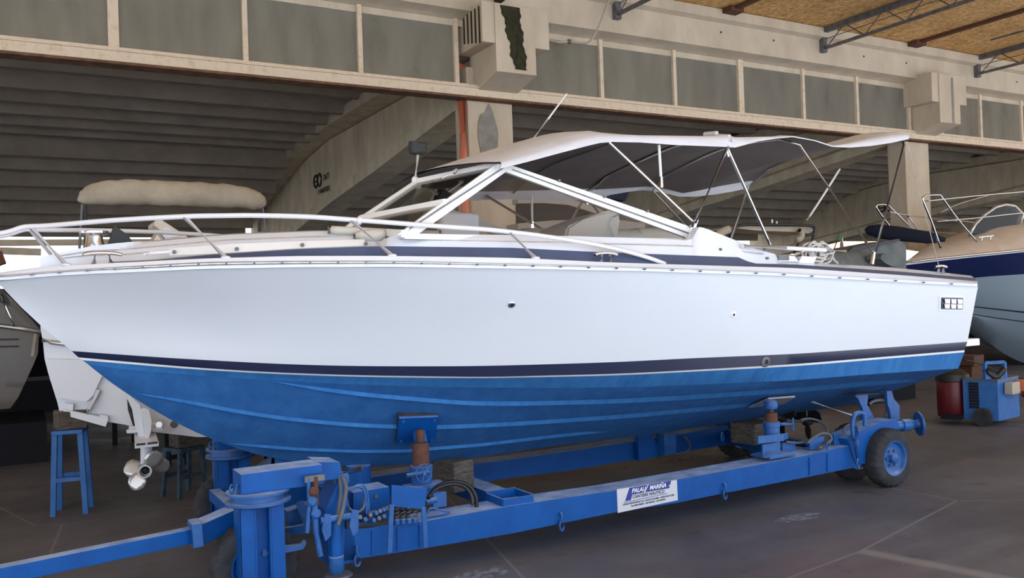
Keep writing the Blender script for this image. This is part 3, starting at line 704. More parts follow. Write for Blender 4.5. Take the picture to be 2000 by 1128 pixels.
# ---------------------------------------------------------------- windscreen and side windows
def bars(name, segs, w, h, m='white', parent=boat):
    b = B()
    for a_, c_ in segs: b.beam(a_, c_, w, h, up=V((0, 1, 0)), bev=.004)
    return b.build(name, m, parent)
YN_ = upt(980, 460, .2).y  # window plane on the near side
YT = YN_+.16
def side(sgn):
    def mm(p): return V((p.x, 2*YC-p.y, p.z)) if sgn else p
    A0 = atY(785, 457, YN_); A1 = atY(978, 324, YT); C1 = atY(1365, 463, YN_+.02)
    f = [mm(A0), mm(A1), mm(C1)]
    ww = .085
    nm = 'side_window_frame'
    b = B()
    def q(u, v, k): return mm(atY(u, v, YN_+(YT-YN_)*k))
    # bars as flat rails: polygon strips with thickness
    def strip(pts, th=.035):
        P = [q(*p) for p in pts]; b.prism(P, (0, (th if not sgn else -th), 0))
    strip([(775, 459, 0), (967, 322, 1), (988, 322, 1), (990, 334, .93), (818, 456, 0)])
    strip([(976, 322, 1), (1003, 324, 1), (1368, 449, .05), (1348, 466, 0), (985, 334, .93)])
    strip([(800, 455, 0), (820, 456, 0), (1345, 466, 0), (1345, 478, 0), (790, 466, 0)])
    strip([(1350, 444, .05), (1368, 449, .05), (1352, 476, 0), (1333, 476, 0)])
    fr = b.build(nm, 'white', boat)
    for a9, c9 in ((q(800, 446, .05), q(984, 327, .97)), (q(1000, 331, .95), q(1345, 455, .02))):
        d9 = V((0, -.037 if not sgn else .037, 0))
        B().beam(a9+d9*0+V((0, -.002 if not sgn else .002, 0)), c9+V((0, -.002 if not sgn else .002, 0)), .005, .008).build('frame_seal', 'steel', fr)
    b = B(); b.face([b.v(q(*p)+V((0, .01, 0))) for p in [(815, 455, 0), (985, 333, .93), (1350, 466, .0)]]); b.build('side_pane', 'smoke', boat, solid=.006)
    for (u, v, k_) in [(1091, 353, .8), (1180, 384, .55), (1264, 412, .3), (1347, 441, .08)]:
        p = q(u, v, k_); w_ = -.012 if not sgn else .012; B().cyl(p+V((0, w_-(.035 if not sgn else -.035)*0, 0)), p, .011, n=10).build('snap_stud', 'steel', fr)
side(False); side(True)
# windscreen: near top corner, centre top, far top; faceted, swept back
N0 = atY(790, 456, YN_); N1 = atY(975, 322, YT)
C1 = atY(817, 355, YC); C0 = atY(676, 449, YC)
def mr(p): return V((p.x, 2*YC-p.y, p.z))
F1, F0 = mr(N1), mr(N0)
C1.z = C1.z; 
b = B()
for a_, c_ in ((N1, C1), (C1, F1), (N0, C0), (C0, F0), (C0, C1), (F0, F1)): b.beam(a_, c_, .045, .05, bev=.005)
NM = N0.lerp(N1, .42); CM = C0.lerp(C1, .22)
b.beam(NM, CM, .045, .06, bev=.005); b.beam(mr(NM), CM, .045, .06, bev=.005)
b.build('windscreen_frame', 'white', boat)
for a_, c_, d_, e_ in ((N0, N1, C1, C0), (F0, F1, C1, C0)):
    b = B(); b.face([b.v(p) for p in (a_, c_, d_, e_)]); b.build('windscreen_pane', 'glass', boat, solid=.006)
b = B(); M1 = N1.lerp(C1, .78); M0 = NM.lerp(CM, .6); b.beam(M1, M0, .006, .006); b.build('pane_joint', 'alu', boat)
# steering wheel and fittings behind the windscreen
cw = atY(868, 375, 5.9); b = B(); ring = [cw+V((math.cos(a)*.13, -.05*math.cos(a), math.sin(a)*.09+.07*math.cos(a))) for a in [2*PI*i/24 for i in range(24)]]; b.tube(ring, .01, 6, closed=True)
for a in (.5, 2.6, 4.7): b.cyl(cw, cw+V((math.cos(a)*.13, -.05*math.cos(a), math.sin(a)*.09+.07*math.cos(a))), .008, n=6)
b.cyl(cw, cw+V((-.05, .05, -.12)), .02); b.build('steering_wheel', 'chrome', boat, smooth=40)
b = B(); e1 = atY(880, 345, YN_+.5); e2 = atY(893, 334, YN_+.5); b.beam(atY(862, 348, 5.6), atY(892, 330, 5.6), .02, .012); b.cyl(atY(892, 330, 5.6), atY(887, 338, 5.6), .012); b.build('windscreen_wiper', 'alu', boat)
# mast light
l0 = atY(811, 352, YC); l1 = atY(817, 300, YC); 
b = B(); b.tube([l0, l1], .014, 8); b.lathe(l0-V((0, 0, .03)), (0, 0, 1), [(0, .02), (.02, .03), (.05, .025), (.06, .014)], 12); lt = b.build('mast_pole', 'white', boat, smooth=35)
b = B(); b.box(l1+V((.01, 0, .04)), (.10, .09, .10), bev=.02); b.cyl(l1+V((-.03, 0, 0)), l1+V((-.03, 0, .09)), .045); b.build('masthead_lamp', 'black', lt)
# whip antenna
g0 = atY(1032, 284, YC+.1); g1 = atY(1107, 183, YC+.1); b = B(); b.tube([g0, g0.lerp(g1, .5), g1], [.012, .009, .006], 8); b.cyl(g0, g0.lerp(g1, .12), .017); b.build('whip_antenna', 'white', boat, smooth=35)
# ---------------------------------------------------------------- canvas top
YE = 5.14; YR = 2*YC-YE+.02
FD = .16
secs = [ # u, v top (fold), v lip bottom, crown
 (978, 316, 329, .10), (1030, 301, 316, .16), (1100, 280, 297, .17), (1150, 266, 284, .16), (1172, 262, 279, .12), (1195, 263, 277, .09), (1250, 264, 278, .06), (1320, 265, 283, .05), (1400, 266, 286, .05), (1424, 264, 287, .07), (1436, 268, 288, .06), (1480, 267, 276, .04), (1520, 266, 270, .05), (1548, 265, 267.5, .08),
 (1590, 273, 275, .03), (1625, 284, 286.5, .0), (1660, 279, 288, .0), (1700, 271, 285, .03), (1740, 264.5, 279, .07), (1768, 261, 273, .10), (1774, 262, 272, .10)]
b = B(); rowsC = []
NJ = 14
for si, (u, vt, vb, cw_) in enumerate(secs):
    pt = atY(u, vt, YE+.03); pb = atY(u, vb, YE)
    r = [pb, pb.lerp(pt, .5)+V((0, -.012, 0)), pt]
    for j in range(1, NJ):
        s = j/NJ; y = pt.y+(2*YC-2*pt.y)*s
        zz = pt.z+cw_*math.sin(PI*s)**.55+.012*math.sin(si*1.3+s*9)*min(1, s*6, (1-s)*6)
        xx = pt.x
        if si <= 4:   # front part sweeps forward to the windscreen centre
            k = (1-si/4.0)
            cx = (C1.x+.02); sweep = math.sin(PI*s)**.8
            xx = pt.x+(cx-N1.x)*sweep*k
            zz = pt.z+(C1.z+.05-N1.z)*sweep*k+cw_*math.sin(PI*s)**.55*(1-k*.9)
        r.append(V((xx, y, zz-FD*s*s*min(1, si/4))))
    fd = V((0, 0, FD*min(1, si/4)))
    r += [V((pt.x, 2*YC-pt.y, pt.z))-fd, V((pb.x, 2*YC-pb.y, pb.z-.03))-fd]
    rowsC.append(r)
G = b.grid(rowsC)
cv = b.build('canvas_top', 'canvas', boat, smooth=50, fix=False)
# separate sheet below the cloth, grey with the underside's shade painted in
b = B(); b.grid([[p+V((0, 0, -.014)) for p in r[2:-1]] for r in rowsC]); b.build('canvas_underside', 'canvas_shaded', cv, smooth=True)
# welt seams under the top
for si in (6, 9):
    r = rowsC[si][2:-1]; B().tube([p+V((.02, 0, -.03)) for p in r], .009, 6).build('canvas_seam', 'canvas_shaded', cv)
b = B(); b.tube([p+V((0, 0, -.012)) for p in rowsC[9][1:4]]+[p+V((0, 0, .012)) for p in rowsC[9][3:5]], .02, 8); b.build('canvas_sleeve', 'canvas', cv)
# hoops and struts
def hoop(si, base_u, base_v, yb=None, r=.0125, nm='hoop', rad=.12):
    P = rowsC[si]; pt = P[2]+V((0, .05, -.03)); 
    base = atY(base_u, base_v, yb or YE+.04)
    pts = [base, base.lerp(P[1], .93)]+[P[2]+V((0, .03, -.05))]+[p+V((0, 0, -.032)) for p in P[3:-3]]+[P[-3]+V((0, -.03, -.05))]
    q = mr(base); pts += [q.lerp(P[-2], .93), q]
    b = B(); b.tube(pts, r, 8); return b.build(nm, 'chrome', boat, smooth=True)
hoop(13, 1706, 494, nm='canopy_hoop'); hoop(9, 1357, 436, nm='canopy_hoop'); hoop(19, 1704, 512, nm='canopy_hoop')
def strut(a_, c_, r=.0125, both=True, nm='canopy_strut', m='chrome'):
    if both:
        dz = V((0, 0, FD))
        B().cyl(mr(a_)-dz*(1 if a_.z > 2.5 else 0), mr(c_)-dz*(1 if c_.z > 2.5 else 0), r, n=8).build(nm, m, boat, smooth=40)
    return B().cyl(a_, c_, r, n=8).build(nm, m, boat, smooth=40)
strut(atY(1189, 277, YE+.04), atY(1357, 436, YE+.06)); strut(atY(1421, 290, YE+.02), atY(1504, 477, YE+.08))
strut(atY(1352, 452, YE+.06), atY(1360, 428, YE+.06), .018, nm='pivot_fitting'); strut(atY(1703, 516, YE+.04), atY(1707, 492, YE+.04), .017, nm='pivot_fitting')
m1 = atY(1292, 366, YE+.05); strut(atY(1287, 283, YE+.06), atY(1291, 352, YE+.05), .011, m='white', nm='canopy_tension_strap'); strut(atY(1291, 345, YE+.05), m1, .015, nm='strap_fitting')
strut(atY(1418, 290, YE+.02), atY(1422, 306, YE+.02), .017, nm='pivot_fitting')
# ---------------------------------------------------------------- bow rail, stanchions, cleats
rl = [(-45, 485), (-14, 466), (8, 457), (40, 446), (57, 442.5), (100, 440), (220, 430), (360, 422.5), (430, 421), (500, 420.5), (600, 423), (690, 429), (850, 441), (940, 447), (1000, 453), (1070, 462), (1150, 475), (1200, 485), (1240, 495), (1275, 506), (1299, 515)]
def rins(u): return .06
RP = [upt(u, v, .06) for u, v in rl]
for i, p in enumerate(RP):
    if p.y > YC-.10: p.y = YC-.10
# bow loop: bring the front end to the centreline
P0 = RP[2:]; nose = V((P0[0].x-.22, YC, P0[0].z-.03))
full = [mr(p) for p in P0[::-1]]+[nose+V((.03, .12, 0)), nose, nose+V((.03, -.12, 0))]+P0
b = B(); b.tube(cr_spline(full, 4), .0155, 10); rail = b.build('bow_rail', 'rail', boat, smooth=True)
b = B(); q = upt(699, 430, .06); q2 = upt(706, 431, .06); b.cyl(q, q2, .024, n=12); b.build('rail_joint_sleeve', 'rail', rail)
for (u, v), (ub, vb) in (((60, 443), (130, 517)), ((360, 423), (441, 503)), ((686, 430), (766, 499)), ((995, 453), (1046, 504))):
    for sg in (0, 1):
        a_ = upt(u, v, .06); c_ = upt(ub, vb, .02)
        if sg: a_, c_ = mr(a_), mr(c_)
        b = B(); b.tube([a_, c_], .0145, 10); b.lathe(c_, (0, 0, 1), [(-.005, .03), (.006, .028), (.012, .016)], 12); b.build('stanchion', 'rail', rail, smooth=40)
def cleat(c, L, name='cleat', m='chrome'):
    b = B(); x = V((1, 0, 0)); 
    b.tube(cr_spline([c+x*(-L/2)+V((0, 0, .045)), c+x*(-L*.3)+V((0, 0, .055)), c+V((0, 0, .058)), c+x*(L*.3)+V((0, 0, .055)), c+x*(L/2)+V((0, 0, .045))], 4), .011, 8)
    for s_ in (-1, 1): b.tube([c+x*(s_*L*.22)-V((0, 0, .015)), c+x*(s_*L*.17)+V((0, 0, .055))], [.018, .010], 8)
    return b.build(name, m, boat, smooth=True)
cleat(upt(200, 512, .05), .22); cleat(upt(1184, 510, .04), .19); cleat(upt(1838, 531, .12), .17)
cleat(mr(upt(200, 512, .05)), .22)
# anchor winch on the foredeck
p = atY(184, 476, YC-.02); b = B(); b.lathe(p-V((0, 0, .02)), (0, 0, 1), [(-.05, .07), (0, .065), (.03, .055), (.07, .05), (.085, .085), (.10, .085), (.105, .05)], 20); w_ = b.build('anchor_winch', 'chrome', boat, smooth=35)
b = B(); b.prism([p+V((.07, 0, -.05)), p+V((.26, 0, -.05)), p+V((.2, 0, .06)), p+V((.12, 0, .12))], (0, .09, 0)); b.build('winch_motor_cover', 'black', w_)
# hull fittings
def fitting(u, v, r, name, m='chrome', hole=True):
    p, nn = onhull(u, v)
    if p is None: return
    b = B(); b.lathe(p, nn, [(-.004, r), (.006, r*.95), (.010, r*.7), (.010, r*.45), (-.0, r*.42)], 20); f = b.build(name, m, boat, smooth=35)
    if hole: b = B(); b.lathe(p+nn*.004, nn, [(0, r*.42), (.002, r*.40)], 14); b.build('fitting_hole', 'black', f)
fitting(999, 594, .026, 'through_hull_outlet'); fitting(1432, 614, .026, 'through_hull_outlet', 'white'); fitting(1495, 706, .045, 'paint_scar_ring', 'steel', False)
# stern vent plate
P = [onhull(u, v, .0)[0] for u, v in [(1837, 580), (1878, 581), (1877, 604), (1836, 603)]]; nn = onhull(1857, 592)[1]
b = B(); b.prism([p+nn*.0 for p in P], nn*.018); vp_ = b.build('stern_vent_plate', 'navy', boat)
b = B(); 
for k in range(3):
    for (fa, fb_) in ((.12, .48), (.55, .9)):
        x0_, x1_ = .06+k*.3, .31+k*.3
        def bil(a_, c_): return P[0].lerp(P[1], a_).lerp(P[3].lerp(P[2], a_), c_)
        b.prism([bil(x0_, fa)+nn*.018, bil(x1_, fa)+nn*.018, bil(x1_, fb_)+nn*.018, bil(x0_+.03, fb_)+nn*.018], nn*.012)
b.build('vent_louvre', 'chrome', vp_)
P2 = [onhull(u, v, .0)[0] for u, v in [(1834, 577), (1881, 578), (1880, 607), (1833, 606)]]; b = B(); b.prism(P2, nn*.008); b.build('vent_gasket', 'white', boat)
# swim platform stub at the transom, rudder shaft parts below
p = atY(1914, 666, 5.15); b = B(); b.box2((p.x-.5, 5.15, p.z-.04), (p.x, 7.1, p.z+.03), bev=.01); b.build('swim_platform', 'white', boat)
# cockpit edge mouldings and the fender basket aft
b = B(); a_ = upt(1450, 480, .12); c_ = upt(1612, 488, .16); b.tube([a_, a_.lerp(c_, .5), c_], .018, 8); d_ = upt(1652, 490, .16)
b.tube([c_, d_], .010, 8)
b.tube([upt(1587, 484, .16), upt(1587, 499, .16)], .018, 8); b.build('grab_rail', 'rail', boat, smooth=40)
b = B(); P = [upt(u, v, .17) for u, v in [(1560, 512), (1566, 500), (1595, 501), (1590, 514)]]; b.prism(P, (0, .12, 0)); b.build('deck_bin', 'gel', boat); b = B(); P = [upt(u, v, .17) for u, v in [(1516, 510), (1520, 498), (1552, 500), (1560, 511)]]; b.prism(P, (0, .1, 0)); b.build('deck_vent_cowl', 'gel', boat)
p = upt(1530, 503, .165); b = B(); b.box(p, (.12, .01, .04)); b.build('cowl_opening', 'steel', boat)
for u, v in [(1405, 487), (1497, 504), (1492, 487)]:
    p = upt(u, v, .13); B().cyl(p+V((0, -.02, 0)), p, .01, n=8).build('coaming_stud', 'steel', boat)
# stern cord from canopy corner to the cleat
b = B(); b.tube([atY(1771, 276, YE+.02), atY(1836, 528, YE+.06)], .004, 6); b.build('canopy_cord', 'ropew', boat)
# rudder / shaft bracket and propeller glimpsed under the stern
for k, (u, v) in enumerate([(1520, 815), (1572, 822)]):
    q = atY(u, v, YC+.05+.3*k); b = B(); b.lathe(q-V((.02, 0, 0)), (1, 0, 0), [(0, .02), (.02, .045), (.1, .045), (.14, .02)], 14)
    for a in range(3):
        an = a*2*PI/3+.5; ax = V((0, math.cos(an), math.sin(an))); r1 = q+V((.04, 0, 0)); tn = V((.035, -math.sin(an)*.07, math.cos(an)*.07))
        R3 = [[r1+ax*.03-tn*.3, r1+ax*.03+tn*.3], [r1+ax*.09-tn, r1+ax*.09+tn], [r1+ax*.15-tn*.9, r1+ax*.15+tn*.9], [r1+ax*.19-tn*.2, r1+ax*.19+tn*.2]]
        b.grid(R3)
    b.build('propeller', 'black', boat, solid=.008)
    b = B(); b.cyl(q, q+V((-1.0, 0, .12)), .015, n=8); b.build('propeller_shaft', 'steel', boat)
# ================================================================== TRAILER
tr = thing('boat_trailer', 'long blue self-lifting boat trailer under the white motor boat, with drawbar and valves', 'trailer', (4.5, YC, 0))
YB = 5.24
def mrr(p): return V((p.x, 2*YC-p.y, p.z))
topl = [(674, 1036), (831, 1017), (1000, 987), (1204, 957), (1323, 936), (1508, 902), (1575, 889), (1670, 867)]
botl = [(671, 1095), (828, 1070), (1000, 1041), (1206, 999), (1324, 981), (1409, 963.5), (1571, 932), (1676, 911)]
TP = [atY(u, v, YB) for u, v in topl]; BP = [atY(u, v, YB) for u, v in botl]
b = B(); b.prism(TP+BP[::-1], (0, .24, 0)); b.build('side_beam', 'tblue', tr)
b = B(); b.prism([mrr(p) for p in TP+BP[::-1]], (0, -.24, 0)); b.build('side_beam', 'tblue', tr)
def pz(u, v, y=YB): return atY(u, v, y)
# weld plates on the beam
for uu in (727, 761, 776, 820, 1581, 1616):
    b = B(); a_ = pz(uu, lerp(topl, uu)+5, YB-.004); c_ = pz(uu, lerp(botl, uu)-3, YB-.004); b.beam(a_, c_, .012, .008, up=V((1, 0, 0))); b.build('weld_strip', 'tblue', tr)
def wheel(c, r=.262, w=.17, name='wheel', steer=0):
    c = V(c); wh = None; n = 96; b = B()
    prof = [(-.5, .60), (-.52, .72), (-.5, .86), (-.44, .95), (-.36, .99), (-.12, 1.0), (.12, 1.0), (.36, .99), (.44, .95), (.5, .86), (.52, .72), (.5, .60)]
    rows_ = []
    for k, (h, rr) in enumerate(prof):
        row = []
        for i in range(n):
            a = 2*PI*i/n; q = (i % 4 < 2)
            cut = 1.0
            if k in (3, 4): cut = .955 if q else 1.0
            if k in (7, 8): cut = .955 if (i+2) % 4 < 2 else 1.0
            row.append(b.v(c+V((math.cos(a)*rr*cut*r, h*w, math.sin(a)*rr*cut*r))))
        rows_.append(row)
    for x, y in zip(rows_, rows_[1:]):
        for i in range(n): b.face([x[i], x[(i+1) % n], y[(i+1) % n], y[i]])
    wh = b.build(name, 'rubber', tr, smooth=30)
    b = B(); b.lathe(c, (0, -1, 0), [(-.45*w, r*.62), (.42*w, r*.62), (.50*w, r*.60), (.47*w, r*.55), (.30*w, r*.50), (.24*w, r*.38), (.26*w, r*.30), (.26*w, .01)], 32)
    b.build('rim', 'tblue2', wh, smooth=35)
    b = B(); b.lathe(c, (0, -1, 0), [(.2*w, r*.17), (.48*w, r*.16), (.52*w, r*.12), (.52*w, .01)], 16); b.build('hub', 'tblue2', wh, smooth=35)
    for k in range(6):
        a = k*PI/3; q = c+V((math.cos(a)*r*.27, 0, math.sin(a)*r*.27)); b = B(); b.cyl(q+V((0, -.2*w, 0)), q+V((0, -.36*w, 0)), r*.045, n=6); b.build('wheel_nut', 'steel', wh)
    return wh
wc = atY(1744, 888, 5.14); wc.z = .262; wc.y = 5.2
wheel(wc); wheel((wc.x, 5.58, .262)); wheel((wc.x, 2*YC-5.2, .262)); wheel((wc.x, 2*YC-5.58, .262))
b = B(); b.cyl((wc.x, 5.2, .262), (wc.x, 2*YC-5.2, .262), .04); b.build('rear_axle', 'tblue', tr)
# rear arm rising over the wheel
ap = [(1655, 857), (1660, 850), (1722, 823), (1752, 819), (1758, 836), (1735, 840), (1700, 852), (1690, 905), (1672, 905)]
P = [atY(u, v, YB-.01) for u, v in ap]; b = B(); b.prism(P, (0, .2, 0)); b.build('rear_arm', 'tblue', tr); b = B(); b.prism([mrr(p) for p in P], (0, -.2, 0)); b.build('rear_arm', 'tblue', tr)
a_ = atY(1740, 832, YB+.05); c_ = atY(1783, 828, YB+.02)
b = B(); b.cyl(a_, c_, .045); b.lathe(a_.lerp(c_, .45), c_-a_, [(0, .056), (.1, .056)], 20); ram = b.build('outrigger_ram', 'tblue2', tr, smooth=35)
ax = V((.85, -.5, .05)).normalized()
b = B(); b.lathe(c_, ax, [(0, .03), (.05, .045), (.05, .11), (.065, .115), (.075, .10), (.075, .01)], 24); b.build('ram_flange', 'tblue2', ram, smooth=35)
# hull brackets
for k, poly in enumerate(([(1666, 768), (1696, 767), (1694, 790), (1709, 818), (1683, 821), (1686, 800), (1676, 778)], [(1732, 763), (1742, 763), (1746, 778), (1757, 792), (1757, 824), (1741, 824), (1738, 800), (1734, 790)])):
    b = B(); P = [atY(u, v, 5.45) for u, v in poly]; b.prism(P, (0, .03, 0)); b.build('hull_bracket', 'tblue2', tr)
P = [atY(u, v, 5.35) for u, v in [(1660, 769), (1704, 767)]]; b = B(); b.beam(P[0], P[1], .14, .012); b.build('bracket_pad', 'rubber', tr)
# locking lever with inverted U and hanging rod
b = B(); b.tube(cr_spline([atY(u, v, YB-.05) for u, v in [(1667, 860), (1665, 830), (1668, 812), (1676, 806), (1686, 808), (1689, 822), (1689, 832)]], 4), .019, 10); b.build('lock_handle', 'tblue2', tr, smooth=True)
b = B(); b.tube([atY(1670, 830, YB-.06), atY(1672, 860, YB-.06), atY(1676, 900, YB-.06)], [.024, .026, .016], 10); b.build('lock_rod', 'tblue2', tr, smooth=True)
def link(c, r, name='chain_link', rot=0, parent=tr):
    b = B(); x = V((math.cos(rot), math.sin(rot), 0)); ring = [V(c)+x*(math.cos(a)*r*.55)+V((0, 0, math.sin(a)*r)) for a in [2*PI*i/16 for i in range(16)]]
    b.tube(ring, r*.22, 6, closed=True); return b.build(name, 'tblue2', parent, smooth=True)
for (u, v) in ((1096, 1011), (1415, 952), (697, 1077)):
    p = atY(u, v, YB-.015); link(p, .034, rot=1.3); link(p+V((0, -.005, -.052)), .036, rot=.2)
p = atY(1676, 905, YB-.07); link(p, .04, rot=.3)
link(atY(1616, 875, YB+.02)+V((0, 0, .02)), .028, 'shackle_ring', .4)
# cross members
b = B(); b.box2((3.05, 5.4, .24), (3.22, 6.95, .36)); b.build('cross_member', 'tblue', tr)
b = B(); b.box2((2.05, 5.4, .24), (2.22, 6.95, .38)); b.build('cross_member', 'tblue', tr)
a_ = atZ(1488, 884, .30); c_ = atZ(1388, 856, .30); a_.y = max(a_.y, 5.35); b = B(); b.beam((a_.x, 5.4, .3), (c_.x+.3, 6.85, .3), .12, .13); b.build('cross_member', 'tblue', tr)
b = B(); P = [(5.2, 6.80, .2), (5.2, 6.80, .62), (5.55, 6.80, .22)]; b.prism(P, (0, -.05, 0)); b.build('gusset', 'tblue', tr)
b = B(); b.prism([atY(u, v, 6.78) for u, v in [(1281, 845), (1305, 842), (1305, 882), (1283, 886)]], (0, -.12, 0)); b.build('guide_bracket', 'tblue2', tr)
b = B(); b.prism([atY(u, v, 6.2) for u, v in [(545, 893), (583, 895), (588, 942), (545, 942)]], (0, .12, 0)); b.build('bow_support', 'tblue', tr)
b = B(); b.cyl(atY(700, 960, 6.1), atY(700, 908, 6.1), .09); b.build('keel_post', 'tblue', tr)
# timber blocks carrying the keel
def timber(label, poly, y, depth):
    P = [atY(u, v, y) for u, v in poly]; b = B(); b.prism(P, (0.0, depth, 0)); o = b.build('timber_block', 'wood', None); 
    bm_ = bmesh.new(); bm_.from_mesh(o.data); bmesh.ops.bevel(bm_, geom=bm_.edges[:], offset=.012, segments=2, affect='EDGES'); bm_.to_mesh(o.data); bm_.free()
    return tag(o, label, 'timber block')
pb_ = atZ(908, 966, .36)
t = B(); t.box((pb_.x+.02, 6.1, .36+.115), (.20, .30, .23), rz=.25, bev=.012); tag(t.build('timber_block', 'wood'), 'worn timber block with painted marks under the keel near the front jack', 'timber block')
pb_ = atZ(1470, 870, .30)
t = B(); t.box((atY(1470, 845, 6.15).x, 6.15, .455), (.30, .30, .20), rz=.1, bev=.012); tag(t.build('timber_block', 'wood'), 'large pale timber block under the keel behind the rear jack', 'timber block')
# handwheel helper
def handwheel(c, r, nrm, parent, m='tblue2'):
    c = V(c); nrm = V(nrm).normalized(); x, y = frame(nrm)
    b = B(); b.tube([c+(x*math.cos(2*PI*i/20)+y*math.sin(2*PI*i/20))*r for i in range(20)], r*.09, 6, closed=True)
    for k in range(5): a = k*2*PI/5; b.cyl(c, c+(x*math.cos(a)+y*math.sin(a))*r, r*.06, n=6)
    b.lathe(c-nrm*r*.15, nrm, [(0, r*.2), (r*.3, r*.2)], 12); return b.build('handwheel', m, parent)
def jack(label_top, pu, pv, base, name, padpoly=None):
    loc, nn = onhull(pu, pv)
    base = V(base); top = loc+V((0, -.05, -.04))
    jk = bpy.data.objects.new(name, None); col.objects.link(jk); jk.location = base; par(jk, tr)
    return jk, loc, nn, top
# front jack
jk, loc, nn, _ = jack('', 817, 836, (0, 0, 0), 'front_jack')
P = []
for u, v in [(779, 813), (855, 810), (848, 859), (774, 861)]:
    d = ray(u, v); t_ = (loc+nn*.02-CC).dot(nn)/d.dot(nn); P.append(CC+d*t_)
b = B(); b.prism(P, nn*.018); b.build('pad_plate', 'tblue', jk)
b = B(); b.prism([p-nn*.03+(p-loc)*.03 for p in P], nn*.03); b.build('rubber_pad', 'rubber', jk)
for k in range(4):
    q = P[k].lerp(loc+nn*.02, .2)+nn*.018; b = B(); b.lathe(q, nn, [(0, .012), (.012, .011)], 8); b.build('bolt', 'tblue2', jk)
cen = loc+nn*.04+V((0, 0, -.01)); jb = atY(817, 870, cen.y-.06)
b = B(); b.cyl(cen-nn*.02, cen+nn*.09+V((0, 0, -.02)), .048); b.build('socket', 'tblue2', jk, smooth=35)
ub = V((jb.x, cen.y-.10, 0)); z = lambda v: atY(817, v, ub.y).z
b = B(); b.lathe((ub.x, ub.y, z(868)), (0, 0, 1), [(-.02, .022), (0, .022), (z(845)-z(868), .034), (z(838)-z(868), .02)], 16); b.build('ball_head', 'rust', jk, smooth=True)
b = B(); b.lathe((ub.x, ub.y, z(935)), (0, 0, 1), [(0, .060), (z(868)-z(935), .060), (z(864)-z(935), .052), (z(863)-z(935), .03)], 24); b.build('jack_column', 'rust', jk, smooth=35)
b = B(); b.lathe((ub.x, ub.y, z(975)), (0, 0, 1), [(0, .075), (z(925)-z(975), .075), (z(915)-z(975), .082), (z(909)-z(975), .082)], 24); b.build('jack_sleeve', 'tblue2', jk, smooth=35)
handwheel(atY(828, 924, ub.y-.14), .062, (.15, -1, .1), jk)
b = B(); q = atY(815, 925, ub.y-.08); b.cyl(q+V((-.08, 0, 0)), q+V((.09, 0, 0)), .014, n=10); b.build('clamp_bolt', 'tblue2', jk)
b = B(); q = atY(830, 947, ub.y-.02); b.box(q, (.28, .16, .02)); b.box(q+V((.0, 0.05, -.05)), (.2, .1, .1)); b.build('jack_base', 'tblue2', jk)
# rear jack
jk, loc, nn, _ = jack('', 1507, 775, (0, 0, 0), 'rear_jack')
P = []
for u, v in [(1462, 793), (1500, 776), (1552, 772), (1530, 786)]:
    d = ray(u, v); t_ = (loc+nn*.015-CC).dot(nn)/d.dot(nn); P.append(CC+d*t_)
b = B(); b.prism(P, nn*.015); b.build('pad_plate', 'alu', jk)
y0 = YB+.1
z = lambda v, u=1508: atY(u, v, y0).z
X = atY(1508, 850, y0).x
b = B(); b.lathe((X, y0, z(797)), (0, 0, 1), [(0, .05), (.03, .058), (.06, .05), (.075, .02)], 16); b.build('socket', 'tblue2', jk, smooth=35)
b = B(); b.lathe((X, y0, z(812)), (0, 0, 1), [(0, .02), (z(797)-z(812), .02)], 10); b.build('ball_head', 'rust', jk)
b = B(); b.lathe((X, y0, z(828)), (0, 0, 1), [(0, .052), (z(808)-z(828), .052), (z(805)-z(828), .045), (z(804)-z(828), .02)], 20); b.build('jack_column', 'rust', jk, smooth=35)
b = B(); b.lathe((X, y0, z(884)), (0, 0, 1), [(0, .065), (z(833)-z(884), .065), (z(832)-z(884), .07), (z(823)-z(884), .07)], 20); b.build('jack_sleeve', 'tblue2', jk, smooth=35)
handwheel(atY(1549, 829, y0+.05), .055, (.6, -.8, 0), jk); b = B(); b.cyl(atY(1523, 828, y0+.05), atY(1547, 829, y0+.05), .012, n=8); b.build('wheel_shaft', 'tblue2', jk)
b = B(); b.box(atY(1505, 856, y0-.08), (.26, .015, .06), rz=-.15); b.build('collar_plate', 'tblue2', jk)
b = B(); b.box(atY(1530, 853, y0-.03), (.16, .015, .05), rz=.35); b.build('collar_plate', 'tblue2', jk)
b = B(); b.box(atY(1505, 879, YB+.02), (.19, .015, .11)); b.build('base_lug', 'tblue2', jk)
b = B(); b.box(atY(1540, 875, YB+.2), (.16, .015, .11)); b.build('base_lug', 'tblue2', jk)
q = atY(1522, 892, YB+.05); b = B(); b.box((q.x, YB+.12, q.z+.012), (.30, .22, .022), bev=.004); b.build('base_plate', 'tblue2', jk)
b = B(); b.tube([atY(1492, 893, YB), atY(1512, 881, YB-.02)], .008, 6); b.build('locking_pin', 'steel', jk)
